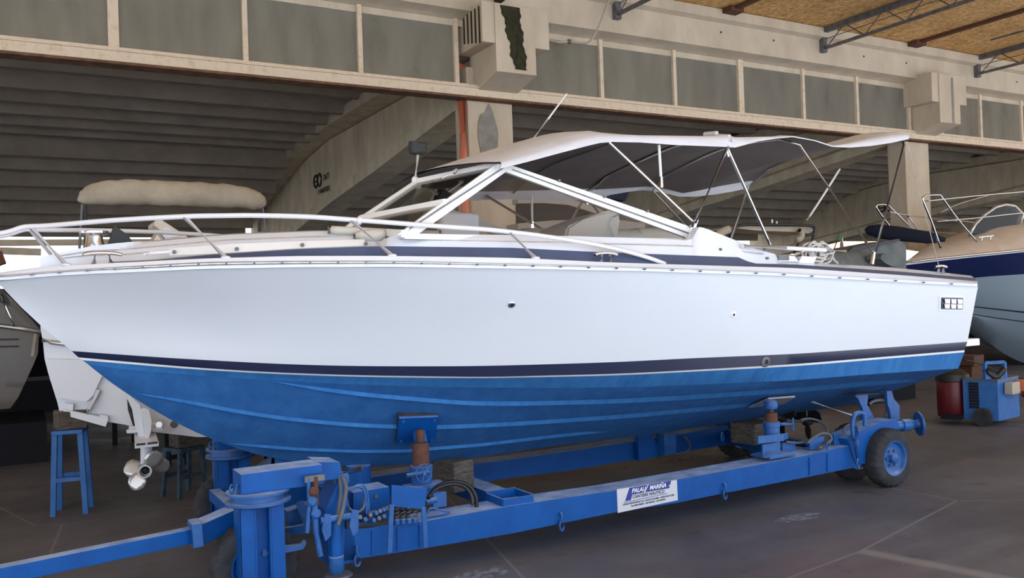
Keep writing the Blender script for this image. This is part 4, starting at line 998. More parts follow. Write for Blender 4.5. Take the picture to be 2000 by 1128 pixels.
# lugs and hoses aft of the rear jack
for (u, v, w_) in ((1588, 866, .10), (1600, 862, .1), (1635, 857, .1)):
    b = B(); b.box(atY(u, v, YB+.1), (w_, .02, .09)); b.build('beam_lug', 'tblue2', tr)
b = B(); b.tube([atY(1598, 875, YB+.03), atY(1622, 858, YB+.08)], .018, 8); b.build('lug_pin', 'steel', tr)
def hose(pts, r=.011, m='hose', y=YB+.1, name='hydraulic_hose', par_=tr):
    P = [atY(p[0], p[1], p[2] if len(p) > 2 else y) for p in pts]; b = B(); b.tube(cr_spline(P, 6), r, 8); return b.build(name, m, par_, smooth=True)
hose([(1562, 820, 5.6), (1580, 817, 5.6), (1600, 822, 5.6), (1615, 836, 5.5), (1610, 850, 5.45), (1590, 858, 5.4), (1560, 864, 5.4), (1535, 862, 5.4)])
hose([(1575, 866, 5.3), (1592, 852, 5.3), (1605, 846, 5.3), (1618, 847, 5.3), (1624, 856, 5.3), (1618, 866, 5.3)], .012)
hose([(1696, 790, 5.5), (1706, 783, 5.5), (1722, 781, 5.5), (1732, 787, 5.5), (1733, 800, 5.5), (1730, 815, 5.5)], .016)
hose([(1650, 853, 5.3), (1648, 838, 5.3), (1655, 830, 5.35), (1670, 826, 5.4)], .010)
hose([(1334, 850, 6.75), (1345, 862, 6.75), (1347, 874, 6.7), (1338, 883, 6.7), (1320, 886, 6.7)], .011)
b = B(); b.tube([atY(1582, 783, 5.75), atY(1668, 812, 5.45)], .013, 8); b.build('gas_strut', 'alu', tr)
link(atY(1411, 853, 6.3), .04, 'lifting_ring', .3)
# black looped hoses at the front
hose([(836, 972, 5.35), (850, 955, 5.4), (880, 945, 5.4), (905, 949, 5.4), (920, 965, 5.38), (923, 985, 5.36)], .014, 'blackhose')
hose([(838, 968, 5.38), (855, 949, 5.42), (884, 940, 5.42), (912, 946, 5.42), (928, 965, 5.4), (931, 990, 5.36)], .014, 'blackhose')
# open bracket on the beam top
q = atY(995, 972, YB+.14)
for nm, c_, sz in (('bracket_front', (q.x, YB+.02, q.z-.01), (.24, .012, .075)), ('bracket_back', (q.x, YB+.26, q.z), (.24, .012, .08)), ('bracket_end', (q.x+.12, YB+.14, q.z-.005), (.012, .24, .075)), ('bracket_end', (q.x-.12, YB+.14, q.z-.005), (.012, .24, .075))):
    b = B(); b.box(c_, sz); b.build(nm, 'tblue', tr)
b = B(); b.lathe((q.x+.03, YB+.12, q.z-.04), (0, 0, 1), [(0, .03), (.03, .03)], 12); b.build('bracket_boss', 'rust', tr)
# ---------------------------------------------------------------- front steering columns
def column_(cx, cyy, s, front):
    g = bpy.data.objects.new('steering_column', None); col.objects.link(g); g.location = (cx, cyy, .1); par(g, tr)
    zc = .66
    b = B(); 
    b.box2((cx-.125, cyy-.10, .12), (cx-.045, cyy-.085, zc)); b.box2((cx+.045, cyy-.10, .12), (cx+.125, cyy-.085, zc)); b.box2((cx-.125, cyy-.1, .12), (cx-.11, cyy+.09, zc)); b.box2((cx+.11, cyy-.1, .12), (cx+.125, cyy+.09, zc)); b.box2((cx-.125, cyy-.03, .12), (cx+.125, cyy-.015, zc)); b.box2((cx-.052, cyy-.1, .12), (cx-.038, cyy-.02, zc)); b.box2((cx+.038, cyy-.1, .12), (cx+.052, cyy-.02, zc))
    b.build('fork_leg', 'tblue', g)
    b = B(); b.lathe((cx, cyy, zc), (0, 0, 1), [(-.01, .165), (0, .19), (.014, .19), (.014, .15), (.05, .15), (.055, .185), (.068, .185), (.07, .17)], 40); b.build('slewing_ring', 'tblue2', g, smooth=30)
    b = B(); b.lathe((cx+.02, cyy-.03, .36), (0, -1, 0), [(0, .02), (.02, .018)], 14); b.build('pivot_bolt', 'tblue2', g)
    wheel((cx+.0, cyy+.13, .262), r=.262, w=.16)
    for k in (0, 1):
        p = V((cx-.16+.03*k, cyy-.05-.02*k, zc+.10)); link(p, .025, 'lashing_ring', .5, g)
    return g
cn = atY(505, 1000, 5.25); cf = atY(452, 915, 7.0)
column_(cn.x, 5.25, 1, True); column_(cf.x, 7.0, 1, False)
# gooseneck arms from the rings back to the beams
for s_, (cx, cyy) in ((0, (cn.x, 5.25)), (1, (cf.x, 7.0))):
    z0 = .73
    b = B(); b.box2((cx-.12, cyy-.11, z0), (cx+.36, cyy+.11, z0+.12), bev=.006)
    b.build('gooseneck_top', 'tblue', tr)
    yy = YB if s_ == 0 else 2*YC-YB-.24
    xb = TP[0].x
    b = B(); b.prism([(cx+.36, yy, z0), (cx+.36, yy, z0+.12), (xb-.02, yy, z0+.10), (xb+.06, yy, .42), (xb+.06, yy, .2), (xb-.10, yy, .2), (xb-.12, yy, .55), (cx+.5, yy, z0)], (0, .22, 0)); b.build('gooseneck_plate', 'tblue', tr)
# tie between columns + drawbar
b = B(); b.box2((cn.x+.02, 5.35, .36), (cn.x+.10, 6.9, .44)); b.build('tie_bar', 'tblue', tr)
d1 = atY(438, 1020, 5.55); d0 = atY(-40, 1130, 5.05)
dm = atY(378, 1043, 5.5)
b = B(); b.beam(d0, dm, .085, .085, bev=.004); b.build('drawbar', 'tblue', tr)
b = B(); b.beam(dm, d1+V((.05, 0.02, .02)), .13, .12, bev=.004); b.build('drawbar_socket', 'tblue', tr)
b = B(); b.beam(atY(372, 1042, 5.46), atY(392, 1038, 5.46), .15, .14, bev=.004); b.build('drawbar_collar', 'tblue2', tr)
b = B(); P = [atY(u, v, 5.2) for u, v in [(553, 1068), (590, 1064), (598, 1056), (598, 1062), (592, 1072), (553, 1080)]]; b.prism(P, (0, .05, 0)); b.build('steering_arm', 'tblue2', tr)
b = B(); b.beam(atY(560, 1010, 5.6), atY(615, 992, 5.6), .10, .10); b.build('steering_ram', 'tblue2', tr)
b = B(); b.beam(atY(585, 980, 5.5), atY(602, 1024, 5.4), .045, .03); b.build('steering_link', 'tblue2', tr)
b = B(); b.beam(atY(555, 1038, 5.5), atY(602, 1030, 5.4), .05, .05); b.build('steering_link', 'tblue2', tr)
# support leg with foot
lx = atY(656, 1060, 5.12)
zz = lambda v: atY(656, v, 5.12).z
b = B(); b.lathe((lx.x, 5.12, zz(1092)), (0, 0, 1), [(0, .038), (zz(1012)-zz(1092), .038)], 20); lg = b.build('support_leg', 'tblue', tr, smooth=35)
b = B(); b.lathe((lx.x, 5.12, zz(1118)), (0, 0, 1), [(0, .035), (.02, .046), (zz(1086)-zz(1118), .046), (zz(1084)-zz(1118), .038)], 20); b.build('leg_sleeve', 'tblue2', lg, smooth=35)
b = B(); b.lathe((lx.x+.01, 5.12, zz(1124)), (0, 0, 1), [(0, .085), (.01, .08), (.02, .03)], 24); b.build('foot_plate', 'steel', lg, smooth=35)
b = B(); q = atY(655, 1012, 5.08); b.cyl(q+V((-.09, 0, 0)), q+V((.1, 0, 0)), .02); b.build('leg_pivot', 'tblue2', lg, smooth=35)
for sx in (-.07, .1):
    b = B(); b.prism([q+V((sx, -.02, .04)), q+V((sx+.04, -.02, .03)), q+V((sx+.035, -.02, -.09)), q+V((sx, -.02, -.12)), q+V((sx-.02, -.02, -.05))], (0, .012, 0)); b.build('pivot_lug', 'tblue2', lg)
# vertical lever cluster left of the leg
for (u0_, v0_, u1_, v1_, r_, m_) in ((602, 935, 604, 985, .012, 'tblue2'), (616, 930, 618, 985, .016, 'rust'), (614, 985, 618, 1040, .02, 'tblue2'), (618, 1040, 626, 1085, .017, 'tblue2'), (604, 985, 600, 1040, .014, 'tblue2')):
    b = B(); b.cyl(atY(u0_, v0_, 5.1), atY(u1_, v1_, 5.1), r_, n=10); b.build('control_rod', m_, tr, smooth=40)
for (u, v, m_) in ((609, 978, 'tblue2'), (612, 958, 'rust'), (616, 1002, 'tblue2')):
    b = B(); b.lathe(atY(u, v, 5.09), (0, -1, 0), [(0, .03), (.02, .03), (.03, .018)], 14); b.build('rod_joint', m_, tr, smooth=35)
b = B(); b.box(atY(614, 933, 5.1), (.12, .02, .035)); b.build('lever_plate', 'steel', tr)
# control levers
for (u0_, v0_, u1_, v1_, m_) in ((668, 925, 705, 910, 'steel'), (672, 928, 707, 916, 'steel'), (655, 945, 641, 920, 'hose')):
    b = B(); b.tube([atY(u0_, v0_, 5.3), atY(u1_, v1_, 5.25)], [.008, .012], 8); b.build('control_lever', m_, tr, smooth=40)
b = B(); b.box(atY(664, 934, 5.32), (.10, .08, .07), bev=.01); b.build('valve_head', 'tblue2', tr)
hose([(668, 930, 5.2), (676, 950, 5.15), (673, 975, 5.1), (668, 1000, 5.05), (660, 1025, 5.05)], .013)
hose([(662, 925, 5.25), (665, 960, 5.22), (662, 985, 5.2), (658, 1010, 5.15)], .011)
hose([(680, 960, 5.2), (695, 950, 5.2), (710, 955, 5.2), (715, 980, 5.2), (716, 1005, 5.2)], .009, 'tblue2', name='hydraulic_pipe')
hose([(684, 956, 5.22), (700, 947, 5.22), (714, 952, 5.22), (719, 980, 5.22), (720, 1005, 5.22)], .009, 'tblue2', name='hydraulic_pipe')
hose([(680, 990, 5.22), (695, 1000, 5.2), (710, 990, 5.2), (712, 965, 5.22)], .009)
# manifold with pipes and fittings
b = B(); q = atY(735, 1012, YB+.02); b.box(q, (.42, .08, .05)); mf = b.build('valve_manifold', 'black', tr)
for k, (u, v) in enumerate([(698, 1012), (708, 1016), (718, 1008), (730, 1004), (737, 1000), (745, 997), (752, 994), (725, 1018), (735, 1014), (745, 1010)]):
    b = B(); b.cyl(atY(u, v, YB-.04), atY(u+6, v-3, YB-.08), .014, n=8); b.build('pipe_fitting', 'tblue2' if k % 2 else 'steel', mf)
for k in range(3):
    b = B(); b.tube([atY(700+6*k, 1022-3*k, YB-.03), atY(765, 1008-5*k, YB-.03)], .006, 6); b.build('steel_pipe', 'tblue2', mf)
# toolbox with lid
b = B(); b.prism([atY(u, v, YB+.12) for u, v in [(690, 962), (760, 950), (763, 992), (690, 1000)]], (0, .2, 0)); bx_ = b.build('tool_box', 'tblue', tr)
b = B(); b.lathe(atY(734, 968, YB+.115), (0, -1, 0), [(0, .014), (.012, .012)], 10); b.build('box_latch', 'steel', bx_)
# shield plate on legs and coil springs
y_ = YB-.09
b = B(); b.prism([atY(u, v, y_) for u, v in [(765, 947), (834, 953), (829, 994), (765, 988)]], (0, .008, 0)); sp_ = b.build('valve_shield', 'tblue', tr)
for pl in ([(765, 985), (763, 1020), (761, 1078)], [(827, 990), (829, 1020), (831, 1068)]):
    b = B(); P = [atY(u, v, y_) for u, v in pl]; b.beam(P[0], P[1], .03, .012, up=V((0, 1, 0))); b.beam(P[1], P[2], .03, .012, up=V((0, 1, 0))); b.build('shield_leg', 'tblue2', sp_)
for k in range(4):
    q = atY(775+12*k, 1013-1*k, YB-.03); b = B(); pts = [q+V((.015*math.cos(a), .015*math.sin(a), .004*a)) for a in [i*.6 for i in range(48)]]; b.tube(pts, .0045, 5); b.build('coil_spring', 'black' if 0 else 'steel', tr, smooth=True)
    b = B(); b.lathe(q-V((0, 0, .03)), (0, 0, 1), [(0, .02), (.025, .02), (.03, .012)], 10); b.build('spring_cap', 'tblue2', tr)
b = B(); b.tube(cr_spline([atY(u, v, YB+.03) for u, v in [(832, 1003), (842, 992), (860, 996), (878, 1000), (850, 1006), (832, 1008)]], 4), .008, 6); b.build('release_handle', 'tblue2', tr, smooth=True)
b = B(); b.box(atY(858, 975, YB+.2), (.1, .02, .1)); b.build('beam_lug', 'tblue2', tr)
b = B(); b.cyl(atY(832, 980, YB+.15), atY(852, 975, YB+.15), .02, n=10); b.build('lug_pin', 'tblue2', tr)
# ---------------------------------------------------------------- sign plate
Q = [atY(u, v, YB-.006) for u, v in [(1205, 955), (1322, 936.5), (1324, 976), (1207, 1001)]]
b = B(); b.prism(Q, (0, .006, 0)); sg = b.build('sign_plate', 'paperw', tr)
ex = (Q[1]-Q[0]); ez = (Q[3]-Q[0]); SW = ex.length; SH = ez.length
def sgp(a, c, off=.0): return Q[0].lerp(Q[1], a).lerp(Q[3].lerp(Q[2], a), c)+V((0, -off, 0))
b = B(); b.prism([sgp(.20, .02), sgp(.50, .01), sgp(.435, .33), sgp(.24, .34), sgp(.215, .56), sgp(.12, .56)], (0, -.0012, 0)); b.build('printed_band', 'signblue', sg)
b = B(); b.prism([sgp(.52, .01), sgp(.90, .0), sgp(.86, .34), sgp(.455, .33)], (0, -.0012, 0)); b.build('printed_band', 'signblue', sg)
b = B(); b.prism([sgp(.105, .60), sgp(.82, .56), sgp(.82, .585), sgp(.105, .625)], (0, -.001, 0)); b.build('printed_line', 'signblue', sg)
def sgt(body, a, c, size, m, bold=0, shear=0, sx=1):
    x = (sgp(a+.01, c)-sgp(a-.01, c)); mt = basis(sgp(a, c, .0022), x, V((0, 0, 1))); 
    return text(body, size, mt, m, sg, 'sign_lettering', bold=bold, shear=shear, sx=sx)
sgt('PALAU', .345, .18, .045, 'white', .0012, .3, .95)
sgt('MARI\u00d1A', .665, .17, .045, 'white', .0012, .3, .95)
sgt('srl', .86, .21, .016, 'white', .0003, .3)
sgt('CANTIERE NAUTICO', .51, .45, .034, 'signtext', .0004, 0, .95)
sgt('ZONA INDUSTRIALE LOC. LISCIA CULUMBA - 07020 PALAU (SS)', .51, .70, .0172, 'signtext', .0004)
sgt('Tel. 0789 708410 - 348 7041812 - 339 5896826', .5, .83, .0172, 'signtext', .0004)
# ================================================================== OTHER BOATS
def loft_row(pl, Yc, Bm, p, tm, ft, n=31, uend=None):
    x0 = atY(pl[0][0], pl[0][1], Yc).x; x1 = atY(pl[-1][0], pl[-1][1], Yc-Bm*ft).x; P = []
    for i in range(161):
        u = pl[0][0]+(pl[-1][0]-pl[0][0])*i/160; v = lerp(pl, u); y = Yc-Bm*.5
        for _ in range(60):
            q = atY(u, v, y); y = y*.5+.5*(Yc-bfun(q.x, x0, x1, Bm, p, tm, ft))
        P.append(atY(u, v, y))
    out = []; xs = [q.x for q in P]
    for i in range(n):
        X = x0+(x1-x0)*(i/(n-1))**1.3; k = 0
        while k < len(xs)-2 and xs[k+1] < X: k += 1
        a, c = P[k], P[k+1]; f = max(0, min(1, (X-a.x)/(c.x-a.x+1e-9))); out.append(a.lerp(c, f))
    for _ in range(2):
        o2 = out[:]
        for i in range(1, n-1): o2[i] = (out[i-1]+out[i]*2+out[i+1])/4
        out = o2
    return out
# ---- right boat: navy band over grey-blue hull
Y4 = 10.9
bt4 = thing('cabin_cruiser', 'cabin cruiser at the right edge with navy band, grey-blue hull and steel bow rails', 'boat', (18, Y4, 1))
B4 = 1.5
def l4(pl, Bm, p=2.2, tm=.55): return loft_row(pl, Y4, Bm, p, tm, 1.0)
sheer4 = l4([(1765, 514), (1820, 507), (1910, 497.5), (2000, 488.5), (2300, 455)], B4, 2.4)
s4b = l4([(1766, 518), (1820, 511), (1910, 501), (2000, 492), (2300, 460)], B4-.01, 2.4)
nav4 = l4([(1800, 558), (1906, 541), (2000, 535), (2300, 515)], B4-.06, 2.2)
m4 = l4([(1850, 592), (1905, 598), (2000, 608), (2300, 635)], B4-.14, 2.0)
m4b = l4([(1852, 594), (1905, 600), (2000, 611), (2300, 640)], B4-.16, 2.0)
m4c = l4([(1862, 604), (1904, 614), (2000, 627), (2300, 660)], B4-.2, 1.9)
m4d = l4([(1863, 606), (1904, 615.5), (2000, 629), (2300, 663)], B4-.22, 1.9)
k4 = [atY(u, v, Y4) for u, v in [(1864, 610), (1880, 618), (1898, 635), (1920, 657), (1940, 676), (1960, 690), (1985, 703), (2010, 712), (2060, 722), (2300, 750)]]
kk = []
for i in range(31):
    X = k4[0].x+(k4[-1].x-k4[0].x)*(i/30)**1.3; k = 0
    while k < len(k4)-2 and k4[k+1].x < X: k += 1
    kk.append(k4[k].lerp(k4[k+1], (X-k4[k].x)/(k4[k+1].x-k4[k].x)))
def mid(a, c, s, bulge=.0): return [p.lerp(q, s)+V((0, -bulge, 0)) for p, q in zip(a, c)]
def mirY(P, Yc): return [V((p.x, 2*Yc-p.y, p.z)) for p in P]
R = [sheer4, s4b, nav4, mid(nav4, m4, .5), m4, m4b, m4c, m4d, mid(m4d, kk, .3, .10), mid(m4d, kk, .65, .12), kk]
mi4 = [0, 1, 2, 2, 3, 2, 3, 2, 2, 2]
b = B(); Ga = b.grid(R, mi4); Gb = b.grid([mirY(r, Y4) for r in R], mi4)
b.build('hull', ['white', 'navyhull', 'grey_hull', 'navy'], bt4, smooth=35, weld=True)
# deck with crown
dk = []
for s in (0, .12, .35, .7, 1.0):
    row = []
    for i, p in enumerate(sheer4):
        t = i/30; c = V((p.x, Y4, p.z+.02+.62*min(1, t*2.2)*(.6+.4*t))); q = p.lerp(c, s); q.z = p.z+(c.z-p.z)*math.sin(s*PI/2)**.8; row.append(q)
    dk.append(row)
b = B(); b.grid(dk); b.grid([mirY(r, Y4) for r in dk]); b.build('foredeck', 'beige', bt4, smooth=40, weld=True)
b = B(); b.tube([p+V((0, -.02, .01)) for p in sheer4], .022, 8); b.build('rub_rail', 'chrome', bt4, smooth=True)
# anchor on the roller
a_ = atY(1752, 494, Y4-.1); b = B()
P = [atY(u, v, Y4-.12) for u, v in [(1753, 488), (1768, 487), (1795, 491), (1776, 506), (1765, 511), (1756, 500)]]; b.prism(P, (0, .16, 0)); b.build('bow_anchor', 'chrome', bt4)
ya, yb2 = Y4-.9, Y4+.55
def r4(pts, y, r=.018, nm='bow_rail'):
    P = [atY(u, v, y) for u, v in pts]; b = B(); b.tube(cr_spline(P, 5), r, 8); return b.build(nm, 'chrome', bt4, smooth=True)
r4([(1837, 484), (1820, 434), (1803, 392), (1805, 384), (1811, 381.5), (1834, 380.5), (1841, 387), (1870, 427), (1908, 472)], ya)
r4([(1805, 393), (1860, 387), (1919, 381), (2000, 374), (2060, 369)], ya, .014); r4([(1820, 433), (1900, 426), (2000, 415), (2060, 410)], ya, .012); r4([(1832, 417), (1873, 398), (1935, 380)], yb2, .010)
r4([(1820, 483), (1780, 445), (1738, 404), (1733, 400), (1717, 399.5), (1713, 407), (1740, 445), (1768, 484)], yb2)
r4([(1735, 413), (1760, 418), (1829, 427), (1900, 434), (1970, 443)], yb2, .012); r4([(1748, 447), (1800, 451), (1887, 457)], yb2, .012); r4([(1772, 420), (1795, 452), (1815, 484)], yb2, .014)
b = B(); P = [atY(u, v, Y4-.3) for u, v in [(1893, 460), (1905, 437), (1922, 420), (1945, 404), (1965, 399), (1982, 402), (1994, 414), (1999, 420), (1990, 443)]]
b.tube(P, .03, 8, closed=True); fr_ = b.build('hatch_frame', 'alu', bt4, smooth=True)
b = B(); b.prism(P, (0, .02, 0)); b.build('hatch_pane', 'smoke', fr_)
b = B(); 
for (u, v) in [(1917, 467), (1934, 465)]: b.cyl(atY(u, v+3, ya), atY(u+1, v-4, ya), .012, n=6)
b.beam(atY(1912, 463, ya), atY(1940, 460, ya), .012, .012); b.build('deck_handle', 'chrome', bt4)
# ---- cream boat at left, stern towards us
p0 = V((.9, 8.8, 0)); nh = V((.2, .98, 0)).normalized(); lt_ = V((nh.y, -nh.x, 0))
def tp(u, v, off=0): return atP(u, v, p0-nh*off, nh)
bt2 = thing('outboard_cruiser', 'cream white boat seen from its stern at the left, resting on blue stands', 'boat', tp(285, 845), None)
out_ = [(80, 560), (79, 640), (84, 668), (87, 700), (93, 724), (104, 760), (112, 785), (117, 807), (160, 815), (245, 829), (300, 843), (386, 853), (450, 852), (470, 800), (480, 720), (485, 640), (485, 560)]
O = [tp(u, v) for u, v in out_]
cen_ = tp(295, 700)
b = B(); secs4 = []
for k, (d_, sc_, zl) in enumerate(((0, 1, 0), (1.2, 1.0, 0), (3, .98, 0), (4.2, .8, .06), (5.2, .5, .15), (5.9, .06, .3))):
    row = []
    for p in O:
        lat = (p-cen_).dot(lt_); q = cen_+lt_*lat*sc_+nh*d_; q.z = p.z+zl*max(0, (1.9-p.z))*1.0; row.append(q)
    secs4.append(row)
G = b.grid(secs4); b.face(G[0]); b.face(G[-1])
for i in range(len(G)-1): b.face([G[i][0], G[i+1][0], G[i+1][-1], G[i][-1]])
b.build('hull', 'gel', bt2, smooth=35)
b = B(); b.tube([tp(83, 664, .03), tp(100, 668, .04), tp(130, 672, .04), tp(500, 690, .04)], .022, 8); b.build('rub_rail', 'alu', bt2, smooth=True)
# recessed transom panel bulge
b = B(); P = [(100, 690), (330, 700), (330, 720), (175, 770), (160, 782), (112, 778), (98, 730)]
P = [tp(u, v) for u, v in [(92, 700), (270, 705), (200, 735), (183, 772), (170, 783), (115, 775), (100, 740)]]; b.prism(P, nh*-.06); t_ = b.build('transom_step', 'gel', bt2)
# trim tab with ram
b = B(); P = [tp(u, v, .05) for u, v in [(127, 798), (213, 816), (207, 832), (122, 808)]]; b.prism(P, nh*-.03); tt = b.build('trim_tab', 'gel', bt2)
b = B(); P = [tp(u, v, .02) for u, v in [(128, 785), (145, 788), (144, 800), (128, 797)]]; b.prism(P, nh*-.05); b.build('tab_hinge', 'gel', tt)
b = B(); P = [tp(u, v, .02) for u, v in [(196, 808), (212, 811), (211, 822), (197, 819)]]; b.prism(P, nh*-.05); b.build('tab_hinge', 'gel', tt)
b = B(); b.tube([tp(192, 762, .03), tp(173, 800, .09)], [.03, .028], 12); b.tube([tp(173, 800, .09), tp(169, 808, .09)], .012, 8); b.build('trim_ram', 'gel', tt, smooth=35)
# sterndrive leg
def dp(poly, o0, th, m='gel', par_=None, name='drive_part'):
    P = [tp(u, v, o0) for u, v in poly]; b = B(); b.prism(P, nh*-th); o = b.build(name, m, par_); return o
drv = dp([(262, 776), (275, 788), (282, 830), (286, 858), (273, 849), (266, 830), (260, 796), (249, 772), (250, 764)], .22, .10, par_=bt2, name='drive_leg')
dp([(276, 796), (284, 793), (293, 797), (298, 818), (297, 838), (292, 853), (286, 858), (283, 828)], .26, .12, par_=drv, name='drive_housing')
b = B(); P1 = [tp(262, 846, .2), tp(304, 843, .2), tp(310, 866, .62), tp(263, 871, .62)]; b.prism(P1, (0, 0, -.02)); b.prism([tp(263, 866, .6), tp(310, 861, .6), tp(310, 867, .6), tp(263, 872, .6)], nh*.02); b.build('cavitation_plate', 'gel', drv)
b = B(); b.cyl(tp(286, 872, .4), tp(286, 905, .4), .05); b.build('drive_shaft_housing', 'gel', drv)
dp([(248, 838), (318, 832), (318, 838), (249, 844)], .2, .06, par_=drv, name='trim_bracket')
dp([(266, 866), (284, 864), (284, 868), (266, 870.5)], .601, .004, 'black', drv, 'plate_slot'); dp([(288, 863.5), (308, 861.5), (308, 865), (288, 867)], .601, .004, 'black', drv, 'plate_slot')
b = B(); b.tube([tp(252, 770, .05), tp(254, 800, .12), tp(264, 830, .15)], .018, 8); b.build('drive_hose', 'black', drv, smooth=True)
b = B(); b.cyl(tp(252, 838, .12), tp(266, 838, .12), .04); b.build('trim_cylinder', 'white', drv, smooth=35)
b = B(); b.cyl(tp(296, 832, .12), tp(318, 828, .12), .035); b.build('trim_cylinder', 'white', drv, smooth=35)
b = B(); b.lathe(tp(311, 828, .2), -nh, [(0, .03), (.03, .028), (.03, .01)], 14); b.build('cylinder_end', 'chrome', drv)
pc = tp(286, 914, .45)
b = B(); b.lathe(pc, -nh, [(-.25, .03), (-.1, .05), (.0, .058), (.14, .062), (.16, .056), (.16, .044), (.10, .04)], 24); hubp = b.build('drive_torpedo', 'bronze', drv, smooth=35)
b = B(); b.lathe(pc-nh*.11, -nh, [(0, .036), (.02, .024), (.03, .005)], 16); b.build('prop_nut', 'black', hubp)
dp([(282, 925), (287, 925), (285, 944), (283, 944)], .4, .12, par_=drv, name='skeg')
for k, (deg, off_) in enumerate(((55, .1), (235, .1), (182, -.05), (4, -.05))):
    an = math.radians(deg); x_ = lt_; rad = x_*math.cos(an)+V((0, 0, 1))*math.sin(an); tn = rad.cross(nh).normalized()
    rows_ = []
    for (rr, w0, w1, pit) in ((.04, -.04, .04, .6), (.08, -.07, .065, .5), (.125, -.08, .07, .45), (.165, -.06, .05, .4), (.19, -.015, .02, .35)):
        rows_.append([pc-nh*off_+rad*rr+tn*(w0+(w1-w0)*j/4)+nh*((w0+(w1-w0)*j/4)*pit*-1) for j in range(5)])
    b = B(); b.grid(rows_); b.build('propeller_blade', 'bronze', drv, smooth=True, solid=.008)
b = B(); b.lathe(tp(340, 828, .02), -nh, [(0, .035), (.01, .03)], 16); b.build('exhaust_outlet', 'steel', bt2)
# superstructure showing above our deck: cream hoop seat and rolled canopy
b = B(); b.prism([atY(u, v, 10.6) for u, v in [(301, 433), (306, 429), (314, 428), (372, 466), (300, 470), (304, 462), (313, 448), (301, 440)]], (0, .5, 0)); b.build('windscreen_cowl', 'beige', bt2)
b = B(); b.prism([atY(u, v, 10.58) for u, v in [(318, 446), (326, 442), (352, 461), (316, 466)]], (0, .02, 0)); b.build('cowl_panel', 'gel', bt2)
cvp = [(158, 396), (165, 388), (182, 380), (215, 376), (260, 375), (320, 377), (380, 379), (430, 382), (465, 384), (490, 389), (506, 396), (514, 404)]
rad_ = [.03, .075, .115, .135, .14, .14, .14, .14, .13, .12, .10, .04]
P = [atY(u, v, 10.4) for i, (u, v) in enumerate(cvp)]
sp2_ = cr_spline(P, 6); rr_ = []
for i in range(len(sp2_)):
    f = i/6; k = min(int(f), 10); rr_.append((rad_[k]+(rad_[k+1]-rad_[k])*(f-k))*(1+.02*math.sin(i*.9)+.015*math.sin(i*2.1)))
b = B(); b.tube(sp2_, rr_, 20)
for q in b.b.verts: q.co += V((.004*math.sin(q.co.z*70+q.co.x*31), 0, .004*math.sin(q.co.x*25+q.co.z*40)))
cv2 = b.build('rolled_canopy', 'sand', bt2, smooth=True)
for (u0_, v0_, u1_, v1_, yy, r_) in ((161, 398, 155, 485, 10.4, .014), (166, 400, 168, 480, 10.4, .022), (509, 402, 507, 452, 10.4, .02), (513, 404, 518, 450, 10.4, .012)):
    b = B(); b.cyl(atY(u0_, v0_, yy), atY(u1_, v1_, yy), r_, n=8); b.build('canopy_pole', 'black' if r_ > .015 else 'steel', bt2)
# stands under it
def stand(topc, w_, h, splay, m, label, block=None):
    t = thing('boat_stand', label, 'stand', (topc[0], topc[1], 0))
    c = V(topc); ax_ = lt_
    for sa in (-1, 1):
        for sb in (-1, 1):
            tpt = c+ax_*sa*w_*.42+nh*sb*.10; tpt.z = h; bp_ = c+ax_*sa*(w_*.42+splay)+nh*sb*.2; bp_.z = 0
            b = B(); b.beam(bp_, tpt, .045, .045, up=nh); b.build('leg', m, t)
    b = B(); q = c.copy(); q.z = h+.02; rz = math.atan2(ax_.y, ax_.x); b.box(q, (w_+.06, .28, .045), rz=rz, bev=.005); b.build('top_plate', m, t)
    for sb in (-1, 1):
        a1 = c-ax_*(w_*.42+splay*.55)+nh*sb*.16; a2 = c+ax_*(w_*.42+splay*.55)+nh*sb*.16; a1.z = a2.z = h*.42; b = B(); b.beam(a1, a2, .04, .04, up=V((0, 0, 1))); b.build('brace', m, t)
    return t
def block(c, sz, rz, label): 
    b = B(); b.box(c, sz, rz=rz, bev=.012); tag(b.build('wooden_block', 'wood'), label, 'wooden block')
q0 = atZ(258-0, 900, 0)
sx_, sy2 = atZ(256, 893, 0).x, atZ(256, 893, 0).y
# left stand: sized from its feet
fl, frr = atZ(200, 903, 0), atZ(318, 890, 0)
fl = atZ(104, 1011, 0); 
L1_, L2_ = atZ(104, 1008, 0), atZ(168, 1002, 0)
hL = atY(130, 846, (L1_.y+L2_.y)/2).z
M['standblue'] = mat('blue_stand_paint', srgb(44, 108, 178), .5, c2=srgb(34, 92, 160), nscale=9)
c_ = (L1_+L2_)/2
def stand2(P1, P2, h, inset, m, label, dep=.28, rr=.022):
    t = thing('boat_stand', label, 'stand', ((P1.x+P2.x)/2, (P1.y+P2.y)/2, 0)); d = (P2-P1); w_ = d.length; d.normalize(); pr_ = V((-d.y, d.x, 0))
    if pr_.y < 0: pr_ = -pr_
    for s_ in (0, 1):
        o_ = pr_*dep*s_
        for k, P in enumerate((P1, P2)):
            tpt = P+o_+d*(inset if k == 0 else -inset); tpt.z = h; tpt -= pr_*(.05*s_-.0)
            b = B(); bb0 = P+o_; bb0.z = 0; b.beam(bb0, tpt, rr*2, rr*2, up=pr_); b.build('leg', m, t)
        a1 = P1+o_+d*inset*.45; a2 = P2+o_-d*inset*.45; a1.z = a2.z = h*.44; b = B(); b.beam(a1, a2, rr*2.4, rr*1.6); b.build('brace', m, t)
    q = (P1+P2)/2+pr_*dep*.45; q.z = h+.012; b = B(); b.box(q, (w_*.95, dep+.04, .035), rz=math.atan2(d.y, d.x), bev=.004); b.build('top_plate', m, t)
    return t, q
t1, q1_ = stand2(L1_, L2_, hL, .03, 'standblue', 'bright blue steel boat stand at the left carrying a timber block')
zt_ = tp(135, 812).z
